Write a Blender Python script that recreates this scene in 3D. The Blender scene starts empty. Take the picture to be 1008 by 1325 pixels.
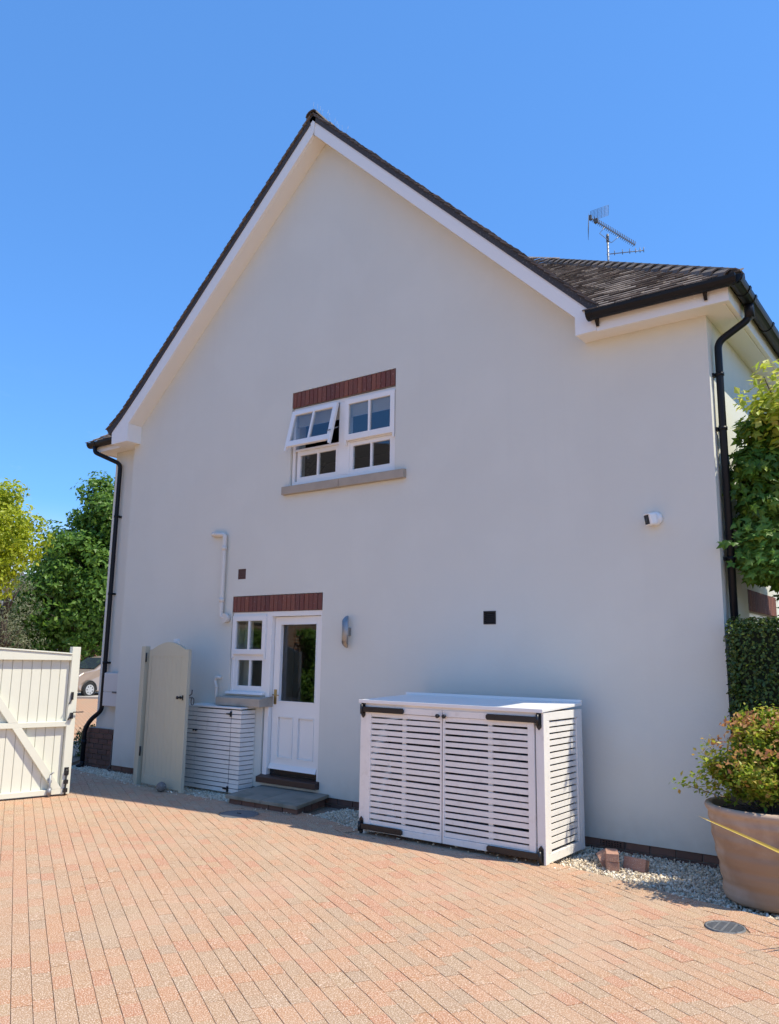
import bpy, math, random
import numpy as np
from mathutils import Vector, Matrix
from mathutils.geometry import tessellate_polygon
random.seed(7); RNG = np.random.default_rng(11)
S = bpy.context.scene; COL = S.collection
R_ = math.radians

# ------------------------------------------------------------------ camera, sky, sun, exposure
cam = bpy.data.cameras.new('camera'); co = bpy.data.objects.new('camera', cam); COL.objects.link(co)
cam.sensor_fit = 'VERTICAL'; cam.sensor_height = 24; cam.lens = 1039.765/1325*24; cam.clip_end = 3000; cam.clip_start = .05
co.matrix_world = Matrix.Translation((0, -7.4, 1.65)) @ Matrix.Rotation(.63867109, 4, 'Z') @ Matrix.Rotation(math.pi/2, 4, 'X') @ Matrix.Rotation(.17970453, 4, 'X') @ Matrix.Rotation(.01518995, 4, 'Z')
S.camera = co
SUN = Vector((.56, .175, 1)).normalized()
W = bpy.data.worlds.new('World'); S.world = W; W.use_nodes = True
nt = W.node_tree; bg = nt.nodes['Background']; sky = nt.nodes.new('ShaderNodeTexSky')
sky.sky_type = 'NISHITA'; sky.sun_disc = False
sky.sun_elevation = math.asin(SUN.z); sky.sun_rotation = math.atan2(SUN.x, SUN.y)
sky.altitude = 0; sky.air_density = 1.0; sky.dust_density = .1; sky.ozone_density = 2.2
# a few thin wisps of cloud low over the horizon
tc = nt.nodes.new('ShaderNodeTexCoord'); mp = nt.nodes.new('ShaderNodeMapping'); mp.inputs['Scale'].default_value = (3, 3, 9)
nz = nt.nodes.new('ShaderNodeTexNoise'); nz.inputs['Scale'].default_value = 1.6; nz.inputs['Detail'].default_value = 8; nz.inputs['Roughness'].default_value = .6
cr = nt.nodes.new('ShaderNodeValToRGB'); cr.color_ramp.elements[0].position = .50; cr.color_ramp.elements[1].position = .72
cr.color_ramp.elements[1].color = (.55, .55, .55, 1)
sp = nt.nodes.new('ShaderNodeSeparateXYZ'); mr = nt.nodes.new('ShaderNodeMapRange'); mr.inputs[1].default_value = .32; mr.inputs[2].default_value = .05
mu = nt.nodes.new('ShaderNodeMath'); mu.operation = 'MULTIPLY'; mx = nt.nodes.new('ShaderNodeMixRGB'); mx.inputs[2].default_value = (7, 7.4, 8, 1)
tint = nt.nodes.new('ShaderNodeMixRGB'); tint.blend_type = 'MULTIPLY'; tint.inputs[0].default_value = 1; tint.inputs[2].default_value = (.62, 1.0, 1.42, 1)
L = nt.links.new
L(tc.outputs['Generated'], mp.inputs[0]); L(mp.outputs[0], nz.inputs['Vector']); L(nz.outputs[0], cr.inputs[0])
L(tc.outputs['Generated'], sp.inputs[0]); L(sp.outputs[2], mr.inputs[0]); L(mr.outputs[0], mu.inputs[0]); L(cr.outputs[0], mu.inputs[1])
L(sky.outputs[0], tint.inputs[1]); ev = nt.nodes.new('ShaderNodeMixRGB'); ev.inputs[0].default_value = .42; ev.inputs[2].default_value = (.68, 2.0, 4.7, 1)
hz = nt.nodes.new('ShaderNodeMixRGB'); hz.inputs[2].default_value = (7.8, 7.4, 6.7, 1); hr = nt.nodes.new('ShaderNodeMapRange'); hr.interpolation_type = 'SMOOTHSTEP'
hr.inputs[1].default_value = .18; hr.inputs[2].default_value = .0; hr.inputs[4].default_value = .9; L(sp.outputs[2], hr.inputs[0]); L(hr.outputs[0], hz.inputs[0])
L(tint.outputs[0], ev.inputs[1]); L(ev.outputs[0], hz.inputs[1]); L(mu.outputs[0], mx.inputs[0]); L(hz.outputs[0], mx.inputs[1]); L(mx.outputs[0], bg.inputs[0]); bg.inputs[1].default_value = .15
sl = bpy.data.lights.new('sun', 'SUN'); so = bpy.data.objects.new('sun', sl); COL.objects.link(so)
sl.energy = 4.7; sl.angle = R_(.55); sl.color = (1, .925, .76); so.rotation_euler = SUN.to_track_quat('Z', 'Y').to_euler(); so.location = (10, 4, 20)
S.view_settings.view_transform = 'Standard'; S.view_settings.look = 'None'; S.view_settings.gamma = 1; S.view_settings.exposure = .35
S.view_settings.use_curve_mapping = False
S.cycles.max_bounces = 8; S.cycles.transparent_max_bounces = 8

# ------------------------------------------------------------------ materials
def mat(name, col, rough=.6, metal=0, bump=0, bscale=40, var=0, vscale=3, island=None, obj=None, spec=.5, trans=0, attr=None, speck=None, stains=None):
    """col: base colour; island/obj/attr: list of colours picked per island / object / face attribute"""
    m = bpy.data.materials.new(name); m.use_nodes = True; t = m.node_tree; b = t.nodes['Principled BSDF']
    b.inputs['Roughness'].default_value = rough; b.inputs['Metallic'].default_value = metal; b.inputs['Specular IOR Level'].default_value = spec
    N = t.nodes.new; K = t.links.new
    c = None
    ramp = island or obj or attr
    if ramp:
        r = N('ShaderNodeValToRGB'); r.color_ramp.interpolation = 'LINEAR'
        e = r.color_ramp.elements
        while len(e) < len(ramp): e.new(.5)
        for i, q in enumerate(ramp): e[i].position = i/(len(ramp)-1); e[i].color = (*q, 1)
        if island: g = N('ShaderNodeNewGeometry'); K(g.outputs['Random Per Island'], r.inputs[0])
        elif obj: g = N('ShaderNodeObjectInfo'); K(g.outputs['Random'], r.inputs[0])
        else: g = N('ShaderNodeAttribute'); g.attribute_name = 'rnd'; K(g.outputs['Fac'], r.inputs[0])
        c = r.outputs[0]
    tcn = N('ShaderNodeTexCoord'); gp = N('ShaderNodeNewGeometry'); P = gp.outputs['Position']
    def mixm(c, fac, colr, mode='MIX'):
        x = N('ShaderNodeMixRGB'); x.blend_type = mode; K(fac, x.inputs[0])
        if c is None: x.inputs[1].default_value = (*col, 1)
        else: K(c, x.inputs[1])
        x.inputs[2].default_value = (*colr, 1); return x.outputs[0]
    def noise(scale, detail=4, lo=.4, hi=.6, amt=1):
        n = N('ShaderNodeTexNoise'); n.inputs['Scale'].default_value = scale; n.inputs['Detail'].default_value = detail; K(P, n.inputs['Vector'])
        q = N('ShaderNodeMapRange'); q.inputs[1].default_value = lo; q.inputs[2].default_value = hi; q.inputs[4].default_value = amt; K(n.outputs[0], q.inputs[0]); return q.outputs[0], n.outputs[0]
    if var:
        f, _ = noise(vscale, 6, .3, .7, var); c = mixm(c, f, tuple(v*.45 for v in col) if not ramp else (.12, .1, .08))
    if speck:
        for colr, sc, lo, hi, amt in speck:
            f, _ = noise(sc, 2, lo, hi, amt); c = mixm(c, f, colr)
    if stains:
        for colr, sc, lo, hi, amt in stains:
            f, _ = noise(sc, 7, lo, hi, amt); c = mixm(c, f, colr)
    if c is None: b.inputs['Base Color'].default_value = (*col, 1)
    else: K(c, b.inputs['Base Color'])
    if bump:
        _, n = noise(bscale, 5); u = N('ShaderNodeBump'); u.inputs['Strength'].default_value = bump; u.inputs['Distance'].default_value = .004; K(n, u.inputs['Height']); K(u.outputs[0], b.inputs['Normal'])
    if trans:
        tr = N('ShaderNodeBsdfTranslucent'); ms = N('ShaderNodeMixShader'); ms.inputs[0].default_value = trans
        if c is None: tr.inputs[0].default_value = (*col, 1)
        else: K(c, tr.inputs[0])
        K(b.outputs[0], ms.inputs[1]); K(tr.outputs[0], ms.inputs[2]); K(ms.outputs[0], t.nodes['Material Output'].inputs[0])
    return m
M = {}
M['render'] = mat('render_paint', (.69, .68, .605), .9, bump=.35, bscale=260, spec=.2, stains=[((.66, .65, .58), .7, .45, .62, .5), ((.715, .705, .63), 1.3, .5, .6, .4)])
M['white'] = mat('white_paint', (.84, .82, .78), .35, bump=.08, bscale=30)
M['whitewood'] = mat('white_wood', (.85, .81, .75), .5, bump=.2, bscale=45, var=.10, vscale=6, stains=[((.62, .57, .50), 14, .58, .72, .35)])
M['soffit'] = mat('soffit_bounce_white', (.82, .79, .72), .55)  # white paint with the warm bounced light mixed into its colour
M['cream'] = mat('cream_gate_paint', (.71, .70, .59), .45, bump=.12, bscale=50, var=.1, vscale=3)
M['sage'] = mat('sage_gate_paint', (.47, .46, .355), .5, bump=.12, bscale=50, var=.08, vscale=4)
M['black'] = mat('black_iron', (.012, .012, .014), .35, bump=.2, bscale=60)
M['gutter'] = mat('black_gutter_plastic', (.006, .007, .010), .42, spec=.25)
M['pvc'] = mat('white_pipe_plastic', (.70, .66, .59), .35, var=.1, vscale=12)
M['steel'] = mat('brushed_steel', (.36, .35, .34), .5, metal=1)
M['galv'] = mat('galvanised_steel', (.30, .31, .33), .55, metal=.6)
M['wire'] = mat('aerial_wire', (.12, .12, .13), .6)
M['brass'] = mat('brass', (.5, .36, .16), .3, metal=1)
M['redbrick'] = mat('red_brick', (.2, .06, .04), .85, obj=[(.16, .045, .035), (.22, .07, .045), (.13, .04, .035), (.26, .085, .05)], bump=.6, bscale=90, var=.25, vscale=14, speck=[((.5, .42, .38), 60, .64, .72, .35)])
M['plinthbrick'] = mat('brown_brick', (.12, .06, .045), .9, obj=[(.13, .065, .05), (.17, .08, .055), (.10, .055, .045), (.2, .1, .07)], bump=.6, bscale=90, var=.3, vscale=12)
M['mortar'] = mat('mortar', (.25, .22, .19), .95, bump=.4, bscale=90)
M['darkmortar'] = mat('verge_mortar', (.055, .055, .06), .95, bump=.9, bscale=70, speck=[((.18, .18, .18), 50, .6, .7, .6)])
M['tile'] = mat('roof_tile', (.06, .05, .045), .85, island=[(.15, .115, .095), (.26, .21, .175), (.12, .09, .075), (.33, .27, .22), (.19, .145, .12)], bump=.8, bscale=60, speck=[((.28, .27, .2), 26, .62, .7, .55), ((.05, .045, .04), 9, .52, .66, .4)])
M['stone'] = mat('grey_sill_stone', (.46, .40, .32), .85, bump=.5, bscale=60, var=.3, vscale=7, stains=[((.17, .16, .13), 4, .55, .7, .5)])
M['bufstone'] = mat('buff_sill_stone', (.42, .355, .28), .85, bump=.4, bscale=70, var=.25, vscale=6)
M['slab'] = mat('step_slab', (.27, .25, .20), .9, bump=.8, bscale=30, var=.35, vscale=6, stains=[((.10, .11, .08), 5, .5, .66, .5)])
M['glass'] = None
M['darkwood'] = mat('brown_threshold_wood', (.05, .025, .02), .45, bump=.3)
M['interior'] = mat('interior_paint', (.22, .2, .18), .9)
M['blind'] = mat('pleated_blind', (.5, .5, .48), .9, bump=.4, bscale=120)
M['curtain'] = mat('curtain', (.55, .56, .48), .9, bump=.2)
M['grey'] = mat('grey_plastic', (.12, .12, .125), .5)
M['lens'] = mat('black_camera_face', (.01, .01, .012), .1)
M['metre'] = mat('meter_box_plastic', (.62, .6, .57), .5, var=.08)
PV = [(.42, .19, .10), (.43, .22, .11), (.41, .23, .125), (.37, .235, .135), (.44, .22, .115), (.40, .235, .125), (.35, .23, .14), (.40, .255, .14)]
M['paver'] = mat('paver', (.4, .25, .17), .9, attr=PV, bump=1.0, bscale=150, speck=[((.80, .64, .50), 150, .53, .60, .75), ((.16, .09, .06), 170, .56, .64, .55), ((.5, .36, .25), 1.2, .5, .68, .35)])
M['sand'] = mat('joint_sand', (.26, .175, .115), 1, bump=.6, bscale=100, speck=[((.05, .055, .03), 2, .5, .6, .5)])
M['gravel'] = mat('gravel', (.4, .35, .28), .85, island=[(.82, .72, .55), (.62, .50, .34), (.88, .82, .70), (.74, .60, .42), (.42, .34, .25), (.85, .74, .54)], bump=.3, bscale=200)
M['gravelbed'] = mat('gravel_bed', (.3, .25, .19), 1, bump=.8, bscale=80, speck=[((.1, .08, .06), 60, .5, .6, .6)])
M['terracotta'] = mat('terracotta', (.36, .23, .14), .8, bump=.35, bscale=40, var=.12, vscale=5, stains=[((.50, .37, .27), 2.5, .46, .60, .75), ((.26, .15, .10), 4, .52, .68, .55)])
M['soil'] = mat('soil', (.05, .035, .025), 1, bump=1, bscale=60)
M['bark'] = mat('bark', (.10, .075, .055), .95, bump=1, bscale=30)
M['castiron'] = mat('cast_iron', (.17, .175, .18), .6, metal=.2, bump=.6, bscale=120, var=.3, vscale=20)
M['stoneball'] = mat('stone_ball', (.16, .15, .14), .95, bump=1, bscale=60, speck=[((.4, .38, .35), 50, .55, .65, .6)])
M['looseblock'] = mat('loose_block', (.4, .2, .14), .9, obj=[(.42, .22, .15), (.34, .18, .13), (.3, .2, .15)], bump=1, bscale=150, speck=[((.6, .45, .36), 150, .56, .62, .6)])
def leafmat(name, cols, trans=.3, rough=.45): return mat(name, cols[0], rough, island=cols, trans=trans, spec=.4)
M['lf_dark'] = leafmat('dark_maple_leaf', [(.07, .16, .018), (.12, .24, .03), (.18, .32, .04), (.06, .14, .02), (.22, .36, .05)], .45)
M['lf_lime'] = leafmat('lime_leaf', [(.40, .46, .02), (.48, .52, .03), (.32, .42, .02), (.52, .54, .05)], .5)
M['lf_olive'] = leafmat('olive_leaf', [(.16, .18, .09), (.22, .23, .12), (.12, .14, .07)], .3)
M['lf_hedge'] = leafmat('hedge_leaf', [(.03, .07, .012), (.07, .12, .02), (.04, .08, .014), (.15, .20, .03), (.025, .05, .01)], .25, .35)
M['lf_climb'] = leafmat('climber_leaf', [(.07, .17, .02), (.12, .25, .03), (.05, .12, .018), (.20, .34, .04), (.09, .19, .025), (.32, .42, .05)], .45)
M['lf_sunlit_tone'] = leafmat('sunlit_tone_climber_leaf', [(.09, .22, .03), (.14, .30, .05), (.20, .36, .06), (.10, .20, .03), (.24, .38, .07)], .4)  # lighter copy of the climber leaf, sunlight put into its colour
M['lf_young'] = leafmat('young_climber_leaf', [(.60, .64, .07), (.48, .58, .06), (.66, .62, .16), (.38, .52, .06)], .5)
M['lf_pot'] = leafmat('pot_shrub_leaf', [(.14, .26, .02), (.30, .42, .03), (.48, .52, .05), (.12, .22, .02), (.44, .48, .05), (.52, .30, .08), (.22, .35, .03), (.56, .44, .10), (.38, .46, .04), (.16, .28, .02)], .5)
M['lf_strap'] = mat('yellow_strap_leaf', (.80, .58, .10), .4, trans=.3)
M['carpaint'] = mat('beige_car_paint', (.42, .33, .27), .25, metal=.4)
M['carglass'] = mat('car_glass', (.03, .04, .05), .05)
M['rubber'] = mat('rubber', (.015, .015, .015), .8)
M['hubcap'] = mat('hubcap', (.6, .6, .6), .3, metal=.7)
M['lamp'] = mat('headlamp', (.6, .6, .62), .1)
M['plate'] = mat('dark_grille', (.02, .02, .02), .5)
M['farbrick'] = mat('far_orange_brick', (.42, .18, .09), .9, var=.3, vscale=9)
M['farroof'] = mat('far_slate_roof', (.16, .15, .16), .9, var=.2, vscale=6)
M['farwhite'] = mat('far_white', (.7, .68, .64), .6)
M['kerb'] = mat('kerb_stone', (.4, .36, .31), .9, bump=.4)
M['tar'] = mat('asphalt', (.10, .09, .085), .9, bump=.5, bscale=60, var=.2)
M['grass'] = mat('far_grass', (.07, .10, .03), 1, var=.4, vscale=1, bump=.5)

def weather(m):
    t = m.node_tree; b = t.nodes['Principled BSDF']; src = b.inputs['Base Color'].links[0].from_socket; N = t.nodes.new; K = t.links.new
    g = N('ShaderNodeNewGeometry'); sp_ = N('ShaderNodeSeparateXYZ'); K(g.outputs['Position'], sp_.inputs[0])
    # splash dirt just above the ground
    z = N('ShaderNodeMapRange'); z.inputs[1].default_value = .40; z.inputs[2].default_value = .03; K(sp_.outputs[2], z.inputs[0])
    n = N('ShaderNodeTexNoise'); n.inputs['Scale'].default_value = 9; n.inputs['Detail'].default_value = 9; K(g.outputs['Position'], n.inputs['Vector'])
    mu_ = N('ShaderNodeMath'); mu_.operation = 'MULTIPLY'; K(z.outputs[0], mu_.inputs[0]); K(n.outputs[0], mu_.inputs[1])
    m2 = N('ShaderNodeMath'); m2.operation = 'MULTIPLY'; m2.inputs[1].default_value = .55; K(mu_.outputs[0], m2.inputs[0])
    x = N('ShaderNodeMixRGB'); K(m2.outputs[0], x.inputs[0]); K(src, x.inputs[1]); x.inputs[2].default_value = (.42, .36, .28, 1)
    # faint vertical rain marks
    mp = N('ShaderNodeMapping'); mp.inputs['Scale'].default_value = (9, 9, .35); K(g.outputs['Position'], mp.inputs[0])
    n2 = N('ShaderNodeTexNoise'); n2.inputs['Scale'].default_value = 1; n2.inputs['Detail'].default_value = 6; K(mp.outputs[0], n2.inputs['Vector'])
    r2 = N('ShaderNodeMapRange'); r2.inputs[1].default_value = .56; r2.inputs[2].default_value = .78; r2.inputs[4].default_value = .07; K(n2.outputs[0], r2.inputs[0])
    y_ = N('ShaderNodeMixRGB'); K(r2.outputs[0], y_.inputs[0]); K(x.outputs[0], y_.inputs[1]); y_.inputs[2].default_value = (.56, .54, .49, 1)
    # trowel texture
    n3 = N('ShaderNodeTexNoise'); n3.inputs['Scale'].default_value = 2.2; n3.inputs['Detail'].default_value = 12; n3.inputs['Roughness'].default_value = .7; K(g.outputs['Position'], n3.inputs['Vector'])
    bu = N('ShaderNodeBump'); bu.inputs['Strength'].default_value = .35; bu.inputs['Distance'].default_value = .02; K(n3.outputs[0], bu.inputs['Height'])
    old = b.inputs['Normal'].links[0].from_node; K(bu.outputs[0], old.inputs['Normal'])
    K(y_.outputs[0], b.inputs['Base Color'])
weather(M['render'])

def glassmat():
    m = bpy.data.materials.new('window_glass'); m.use_nodes = True; t = m.node_tree; t.nodes.remove(t.nodes['Principled BSDF'])
    g = t.nodes.new('ShaderNodeBsdfGlossy'); g.inputs['Roughness'].default_value = .0; g.inputs[0].default_value = (.95, .97, 1, 1)
    d = t.nodes.new('ShaderNodeBsdfTransparent'); d.inputs[0].default_value = (.88, .9, .9, 1)
    f = t.nodes.new('ShaderNodeLayerWeight'); f.inputs[0].default_value = .5; K = t.links.new
    pw = t.nodes.new('ShaderNodeMath'); pw.operation = 'POWER'; pw.inputs[1].default_value = 4; K(f.outputs['Facing'], pw.inputs[0])
    ad = t.nodes.new('ShaderNodeMath'); ad.operation = 'MULTIPLY_ADD'; ad.inputs[1].default_value = .9; ad.inputs[2].default_value = .07; K(pw.outputs[0], ad.inputs[0])
    x = t.nodes.new('ShaderNodeMixShader')
    K(ad.outputs[0], x.inputs[0]); K(d.outputs[0], x.inputs[1]); K(g.outputs[0], x.inputs[2]); K(x.outputs[0], t.nodes['Material Output'].inputs[0]); return m
M['glass'] = glassmat()
def brickmat(name, c1, c2, mort, bw, bh, ms, rot=0, plane='xy', rough=.9, offx=0):
    m = bpy.data.materials.new(name); m.use_nodes = True; t = m.node_tree; b = t.nodes['Principled BSDF']; b.inputs['Roughness'].default_value = rough
    g = t.nodes.new('ShaderNodeNewGeometry'); mp = t.nodes.new('ShaderNodeMapping'); br = t.nodes.new('ShaderNodeTexBrick'); K = t.links.new
    mp.inputs['Rotation'].default_value = (0, 0, rot)
    sx = t.nodes.new('ShaderNodeSeparateXYZ'); cx = t.nodes.new('ShaderNodeCombineXYZ'); K(g.outputs['Position'], sx.inputs[0])
    K(sx.outputs['XYZ'.index(plane[0].upper())], cx.inputs[0]); K(sx.outputs['XYZ'.index(plane[1].upper())], cx.inputs[1])
    br.inputs['Scale'].default_value = 1; br.inputs['Brick Width'].default_value = bw; br.inputs['Row Height'].default_value = bh; br.inputs['Mortar Size'].default_value = ms
    br.inputs['Color1'].default_value = (*c1, 1); br.inputs['Color2'].default_value = (*c2, 1); br.inputs['Mortar'].default_value = (*mort, 1); br.offset = .5
    n = t.nodes.new('ShaderNodeTexNoise'); n.inputs['Scale'].default_value = 90; K(g.outputs['Position'], n.inputs['Vector'])
    x = t.nodes.new('ShaderNodeMixRGB'); x.blend_type = 'OVERLAY'; x.inputs[0].default_value = .5
    K(cx.outputs[0], mp.inputs[0]); K(mp.outputs[0], br.inputs[0]); K(br.outputs[0], x.inputs[1]); K(n.outputs[0], x.inputs[2]); K(x.outputs[0], b.inputs['Base Color'])
    u = t.nodes.new('ShaderNodeBump'); u.invert = True; u.inputs['Distance'].default_value = .01; K(br.outputs[1], u.inputs['Height']); K(u.outputs[0], b.inputs['Normal']); return m
M['pavefar'] = brickmat('far_paving', (.50, .27, .145), (.42, .28, .17), (.10, .075, .05), .19, .095, .004, rot=R_(29))
M['tilefar'] = brickmat('tile_slope', (.07, .055, .048), (.10, .08, .066), (.02, .02, .02), .165, .1, .008, plane='xy')
M['gardenbrick'] = brickmat('garden_wall_brick', (.3, .16, .09), (.22, .11, .07), (.3, .27, .22), .225, .075, .01, plane='yz')

# ------------------------------------------------------------------ mesh helpers
def inv(parent):
    m = Matrix.Identity(4); p = parent; ch = []
    while p is not None: ch.append(p); p = p.parent
    for p in reversed(ch): m = m @ p.matrix_basis
    return m.inverted()
def link(name, me, parent=None, loc=None, rot=None):
    o = bpy.data.objects.new(name, me); COL.objects.link(o)
    if parent: o.parent = parent
    if loc is not None: o.location = loc
    if rot is not None: o.rotation_euler = rot
    return o
class MB:
    def __init__(s): s.v = []; s.f = []; s.sm = []
    def add(s, vs, fs, smooth=False):
        n = len(s.v); s.v += [tuple(v) for v in vs]; s.f += [tuple(i+n for i in f) for f in fs]; s.sm += [smooth]*len(fs); return s
    def box(s, a, b, m=None):
        (x0, y0, z0), (x1, y1, z1) = a, b
        vs = [Vector(p) for p in ((x0, y0, z0), (x1, y0, z0), (x1, y1, z0), (x0, y1, z0), (x0, y0, z1), (x1, y0, z1), (x1, y1, z1), (x0, y1, z1))]
        if m is not None: vs = [m @ p for p in vs]
        return s.add(vs, [(0, 3, 2, 1), (4, 5, 6, 7), (0, 1, 5, 4), (1, 2, 6, 5), (2, 3, 7, 6), (3, 0, 4, 7)])
    def bar(s, p, q, w, h, up=(0, 0, 1)):
        p, q = Vector(p), Vector(q); d = (q-p).normalized(); u = Vector(up); r = d.cross(u)
        if r.length < 1e-4: r = d.cross(Vector((1, 0, 0)))
        r.normalize(); u = r.cross(d).normalized(); r *= w/2; u *= h/2
        vs = [p-r-u, p+r-u, p+r+u, p-r+u, q-r-u, q+r-u, q+r+u, q-r+u]
        return s.add(vs, [(0, 1, 2, 3), (7, 6, 5, 4), (0, 4, 5, 1), (1, 5, 6, 2), (2, 6, 7, 3), (3, 7, 4, 0)])
    def tube(s, pts, r, n=12, caps=True):
        pts = [Vector(p) for p in pts]; rr = r if isinstance(r, (list, tuple)) else [r]*len(pts)
        base = len(s.v); u = None
        for i, p in enumerate(pts):
            d = (pts[min(i+1, len(pts)-1)]-pts[max(i-1, 0)]).normalized()
            if u is None: u = d.orthogonal().normalized()
            u = (u-d*u.dot(d)).normalized(); w = d.cross(u)
            for k in range(n):
                a = 2*math.pi*k/n; s.v.append(tuple(p+(u*math.cos(a)+w*math.sin(a))*rr[i]))
        for i in range(len(pts)-1):
            for k in range(n):
                a = base+i*n+k; b = base+i*n+(k+1) % n; s.f.append((a, b, b+n, a+n)); s.sm.append(True)
        if caps:
            s.f.append(tuple(base+k for k in reversed(range(n)))); s.f.append(tuple(base+(len(pts)-1)*n+k for k in range(n))); s.sm += [False, False]
        return s
    def lathe(s, prof, c=(0, 0, 0), n=48, wob=0):
        base = len(s.v); cx, cy, cz = c
        for i, (r, z) in enumerate(prof):
            for k in range(n):
                a = 2*math.pi*k/n; q = r*(1+wob*math.sin(2*a+i*.2)); s.v.append((cx+q*math.cos(a), cy+q*math.sin(a), cz+z))
        for i in range(len(prof)-1):
            for k in range(n):
                a = base+i*n+k; b = base+i*n+(k+1) % n; s.f.append((a, b, b+n, a+n)); s.sm.append(True)
        return s
    def prism(s, poly, a0, a1, axis='y', holes=()):
        """poly (u,v) extruded along axis from a0 to a1. axis y: (u,v)=(x,z); x: (y,z); z: (x,y)"""
        def P(u, v, a): return {'y': (u, a, v), 'x': (a, u, v), 'z': (u, v, a)}[axis]
        loops = [list(poly)]+[list(h) for h in holes]
        flat = [p for l in loops for p in l]; n = len(flat)
        tri = tessellate_polygon([[Vector((u, v, 0)) for u, v in l] for l in loops])
        b = len(s.v)
        s.v += [P(u, v, a0) for u, v in flat]+[P(u, v, a1) for u, v in flat]
        for t in tri:
            s.f.append(tuple(b+i for i in t)); s.f.append(tuple(b+n+i for i in reversed(t))); s.sm += [False]*2
        k = 0
        for l in loops:
            m = len(l)
            for i in range(m):
                i0, i1 = b+k+i, b+k+(i+1) % m; s.f.append((i0, i1, i1+n, i0+n)); s.sm.append(False)
            k += m
        return s
    def mesh(s, name, m, recalc=True):
        me = bpy.data.meshes.new(name); me.from_pydata(s.v, [], s.f); me.polygons.foreach_set('use_smooth', s.sm); me.materials.append(m)
        if recalc:
            import bmesh
            b = bmesh.new(); b.from_mesh(me); bmesh.ops.recalc_face_normals(b, faces=b.faces); b.to_mesh(me); b.free()
        me.update(); return me
    def obj(s, name, m, parent=None, world=True, bevel=0, recalc=True):
        if world and parent:
            mi = inv(parent); s.v = [tuple(mi @ Vector(v)) for v in s.v]
        o = link(name, s.mesh(name, m, recalc), parent)
        if bevel:
            bv = o.modifiers.new('b', 'BEVEL'); bv.width = bevel; bv.segments = 2; bv.limit_method = 'ANGLE'
        return o
def arr_mesh(name, v, f, m, smooth=False, rnd=None):
    v = np.asarray(v, dtype=np.float32).reshape(-1, 3); f = np.asarray(f, dtype=np.int32); k = f.shape[1]
    me = bpy.data.meshes.new(name); me.vertices.add(len(v)); me.vertices.foreach_set('co', v.ravel())
    me.loops.add(f.size); me.loops.foreach_set('vertex_index', f.ravel()); me.polygons.add(len(f))
    me.polygons.foreach_set('loop_start', np.arange(0, f.size, k, dtype=np.int32)); me.polygons.foreach_set('loop_total', np.full(len(f), k, dtype=np.int32))
    me.polygons.foreach_set('use_smooth', np.full(len(f), smooth)); me.materials.append(m); me.update(calc_edges=True); me.validate(); return me
def tag(o, label, cat, group=None, kind=None):
    o['label'] = label; o['category'] = cat
    if group: o['group'] = group
    if kind: o['kind'] = kind
    return o
def thing(name, loc, label, cat, rz=0, group=None):
    o = link(name, None, None, loc, (0, 0, rz)); return tag(o, label, cat, group)
def struct(o): o['kind'] = 'structure'; return o
def stuff(o): o['kind'] = 'stuff'; return o

# leaf shapes (unit length along +x, normal +z)
KITE = (np.array([(0, 0, 0), (.45, .3, .06), (1, 0, -.05), (.45, -.3, .06)]), np.array([(0, 1, 2, 3)]))
LANCE = (np.array([(0, 0, 0), (.35, .13, .03), (1, 0, -.06), (.35, -.13, .03)]), np.array([(0, 1, 2, 3)]))
_a = []
for ang, r in ((-150, .22), (-118, .55), (-92, .36), (-62, .8), (-36, .45), (0, 1), (36, .45), (62, .8), (92, .36), (118, .55), (150, .22)):
    _a.append((.3+r*.72*math.cos(R_(ang)), r*.66*math.sin(R_(ang)), .05*math.cos(R_(ang*2))))
PALM = (np.array([(.25, 0, .06)]+_a), np.array([(0, i+1, i+2) for i in range(10)]))
def leaves(name, pos, nrm, size, shape, m, droop=.3, spread=.7):
    """scatter leaf shapes at pos (N,3), facing roughly nrm (N,3)"""
    N = len(pos); V, F = shape
    n = nrm+RNG.normal(0, spread, (N, 3)); n[:, 2] += .25; n /= np.linalg.norm(n, axis=1)[:, None]+1e-9
    t = RNG.normal(0, 1, (N, 3)); t[:, 2] -= droop; t -= n*np.sum(t*n, 1)[:, None]; t /= np.linalg.norm(t, axis=1)[:, None]+1e-9
    b = np.cross(n, t); sz = size*RNG.uniform(.6, 1.25, N)
    P = pos[:, None, :]+sz[:, None, None]*(V[None, :, 0:1]*t[:, None, :]+V[None, :, 1:2]*b[:, None, :]+V[None, :, 2:3]*n[:, None, :])
    f = (F[None]+(np.arange(N)*len(V))[:, None, None]).reshape(-1, F.shape[1])
    return arr_mesh(name, P.reshape(-1, 3), f, m)
def sph(n):
    d = RNG.normal(0, 1, (n, 3)); return d/np.linalg.norm(d, axis=1)[:, None]
def crown_pts(c, r, nclump, per, cr, shell=.75, squash=.8):
    d = sph(nclump); rad = RNG.uniform(shell, 1.02, nclump)**1
    inner = RNG.random(nclump) < .25; rad[inner] *= RNG.uniform(.3, .8, inner.sum())
    C = np.array(c)+d*rad[:, None]*np.array(r); crr = cr*RNG.uniform(.6, 1.3, nclump)
    dd = sph(nclump*per); rr = RNG.uniform(.55, 1, nclump*per)**.5
    P = np.repeat(C, per, 0)+dd*(rr*np.repeat(crr, per))[:, None]*np.array((1, 1, squash))
    return P, dd*.8+np.repeat(d, per, 0)*.5, C

# ================================================================== THE GROUND
g = struct(MB().add([(-600, -600, -.16), (600, -600, -.16), (600, 600, -.16), (-600, 600, -.16)], [(0, 1, 2, 3)]).obj('ground', M['grass']))
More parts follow.
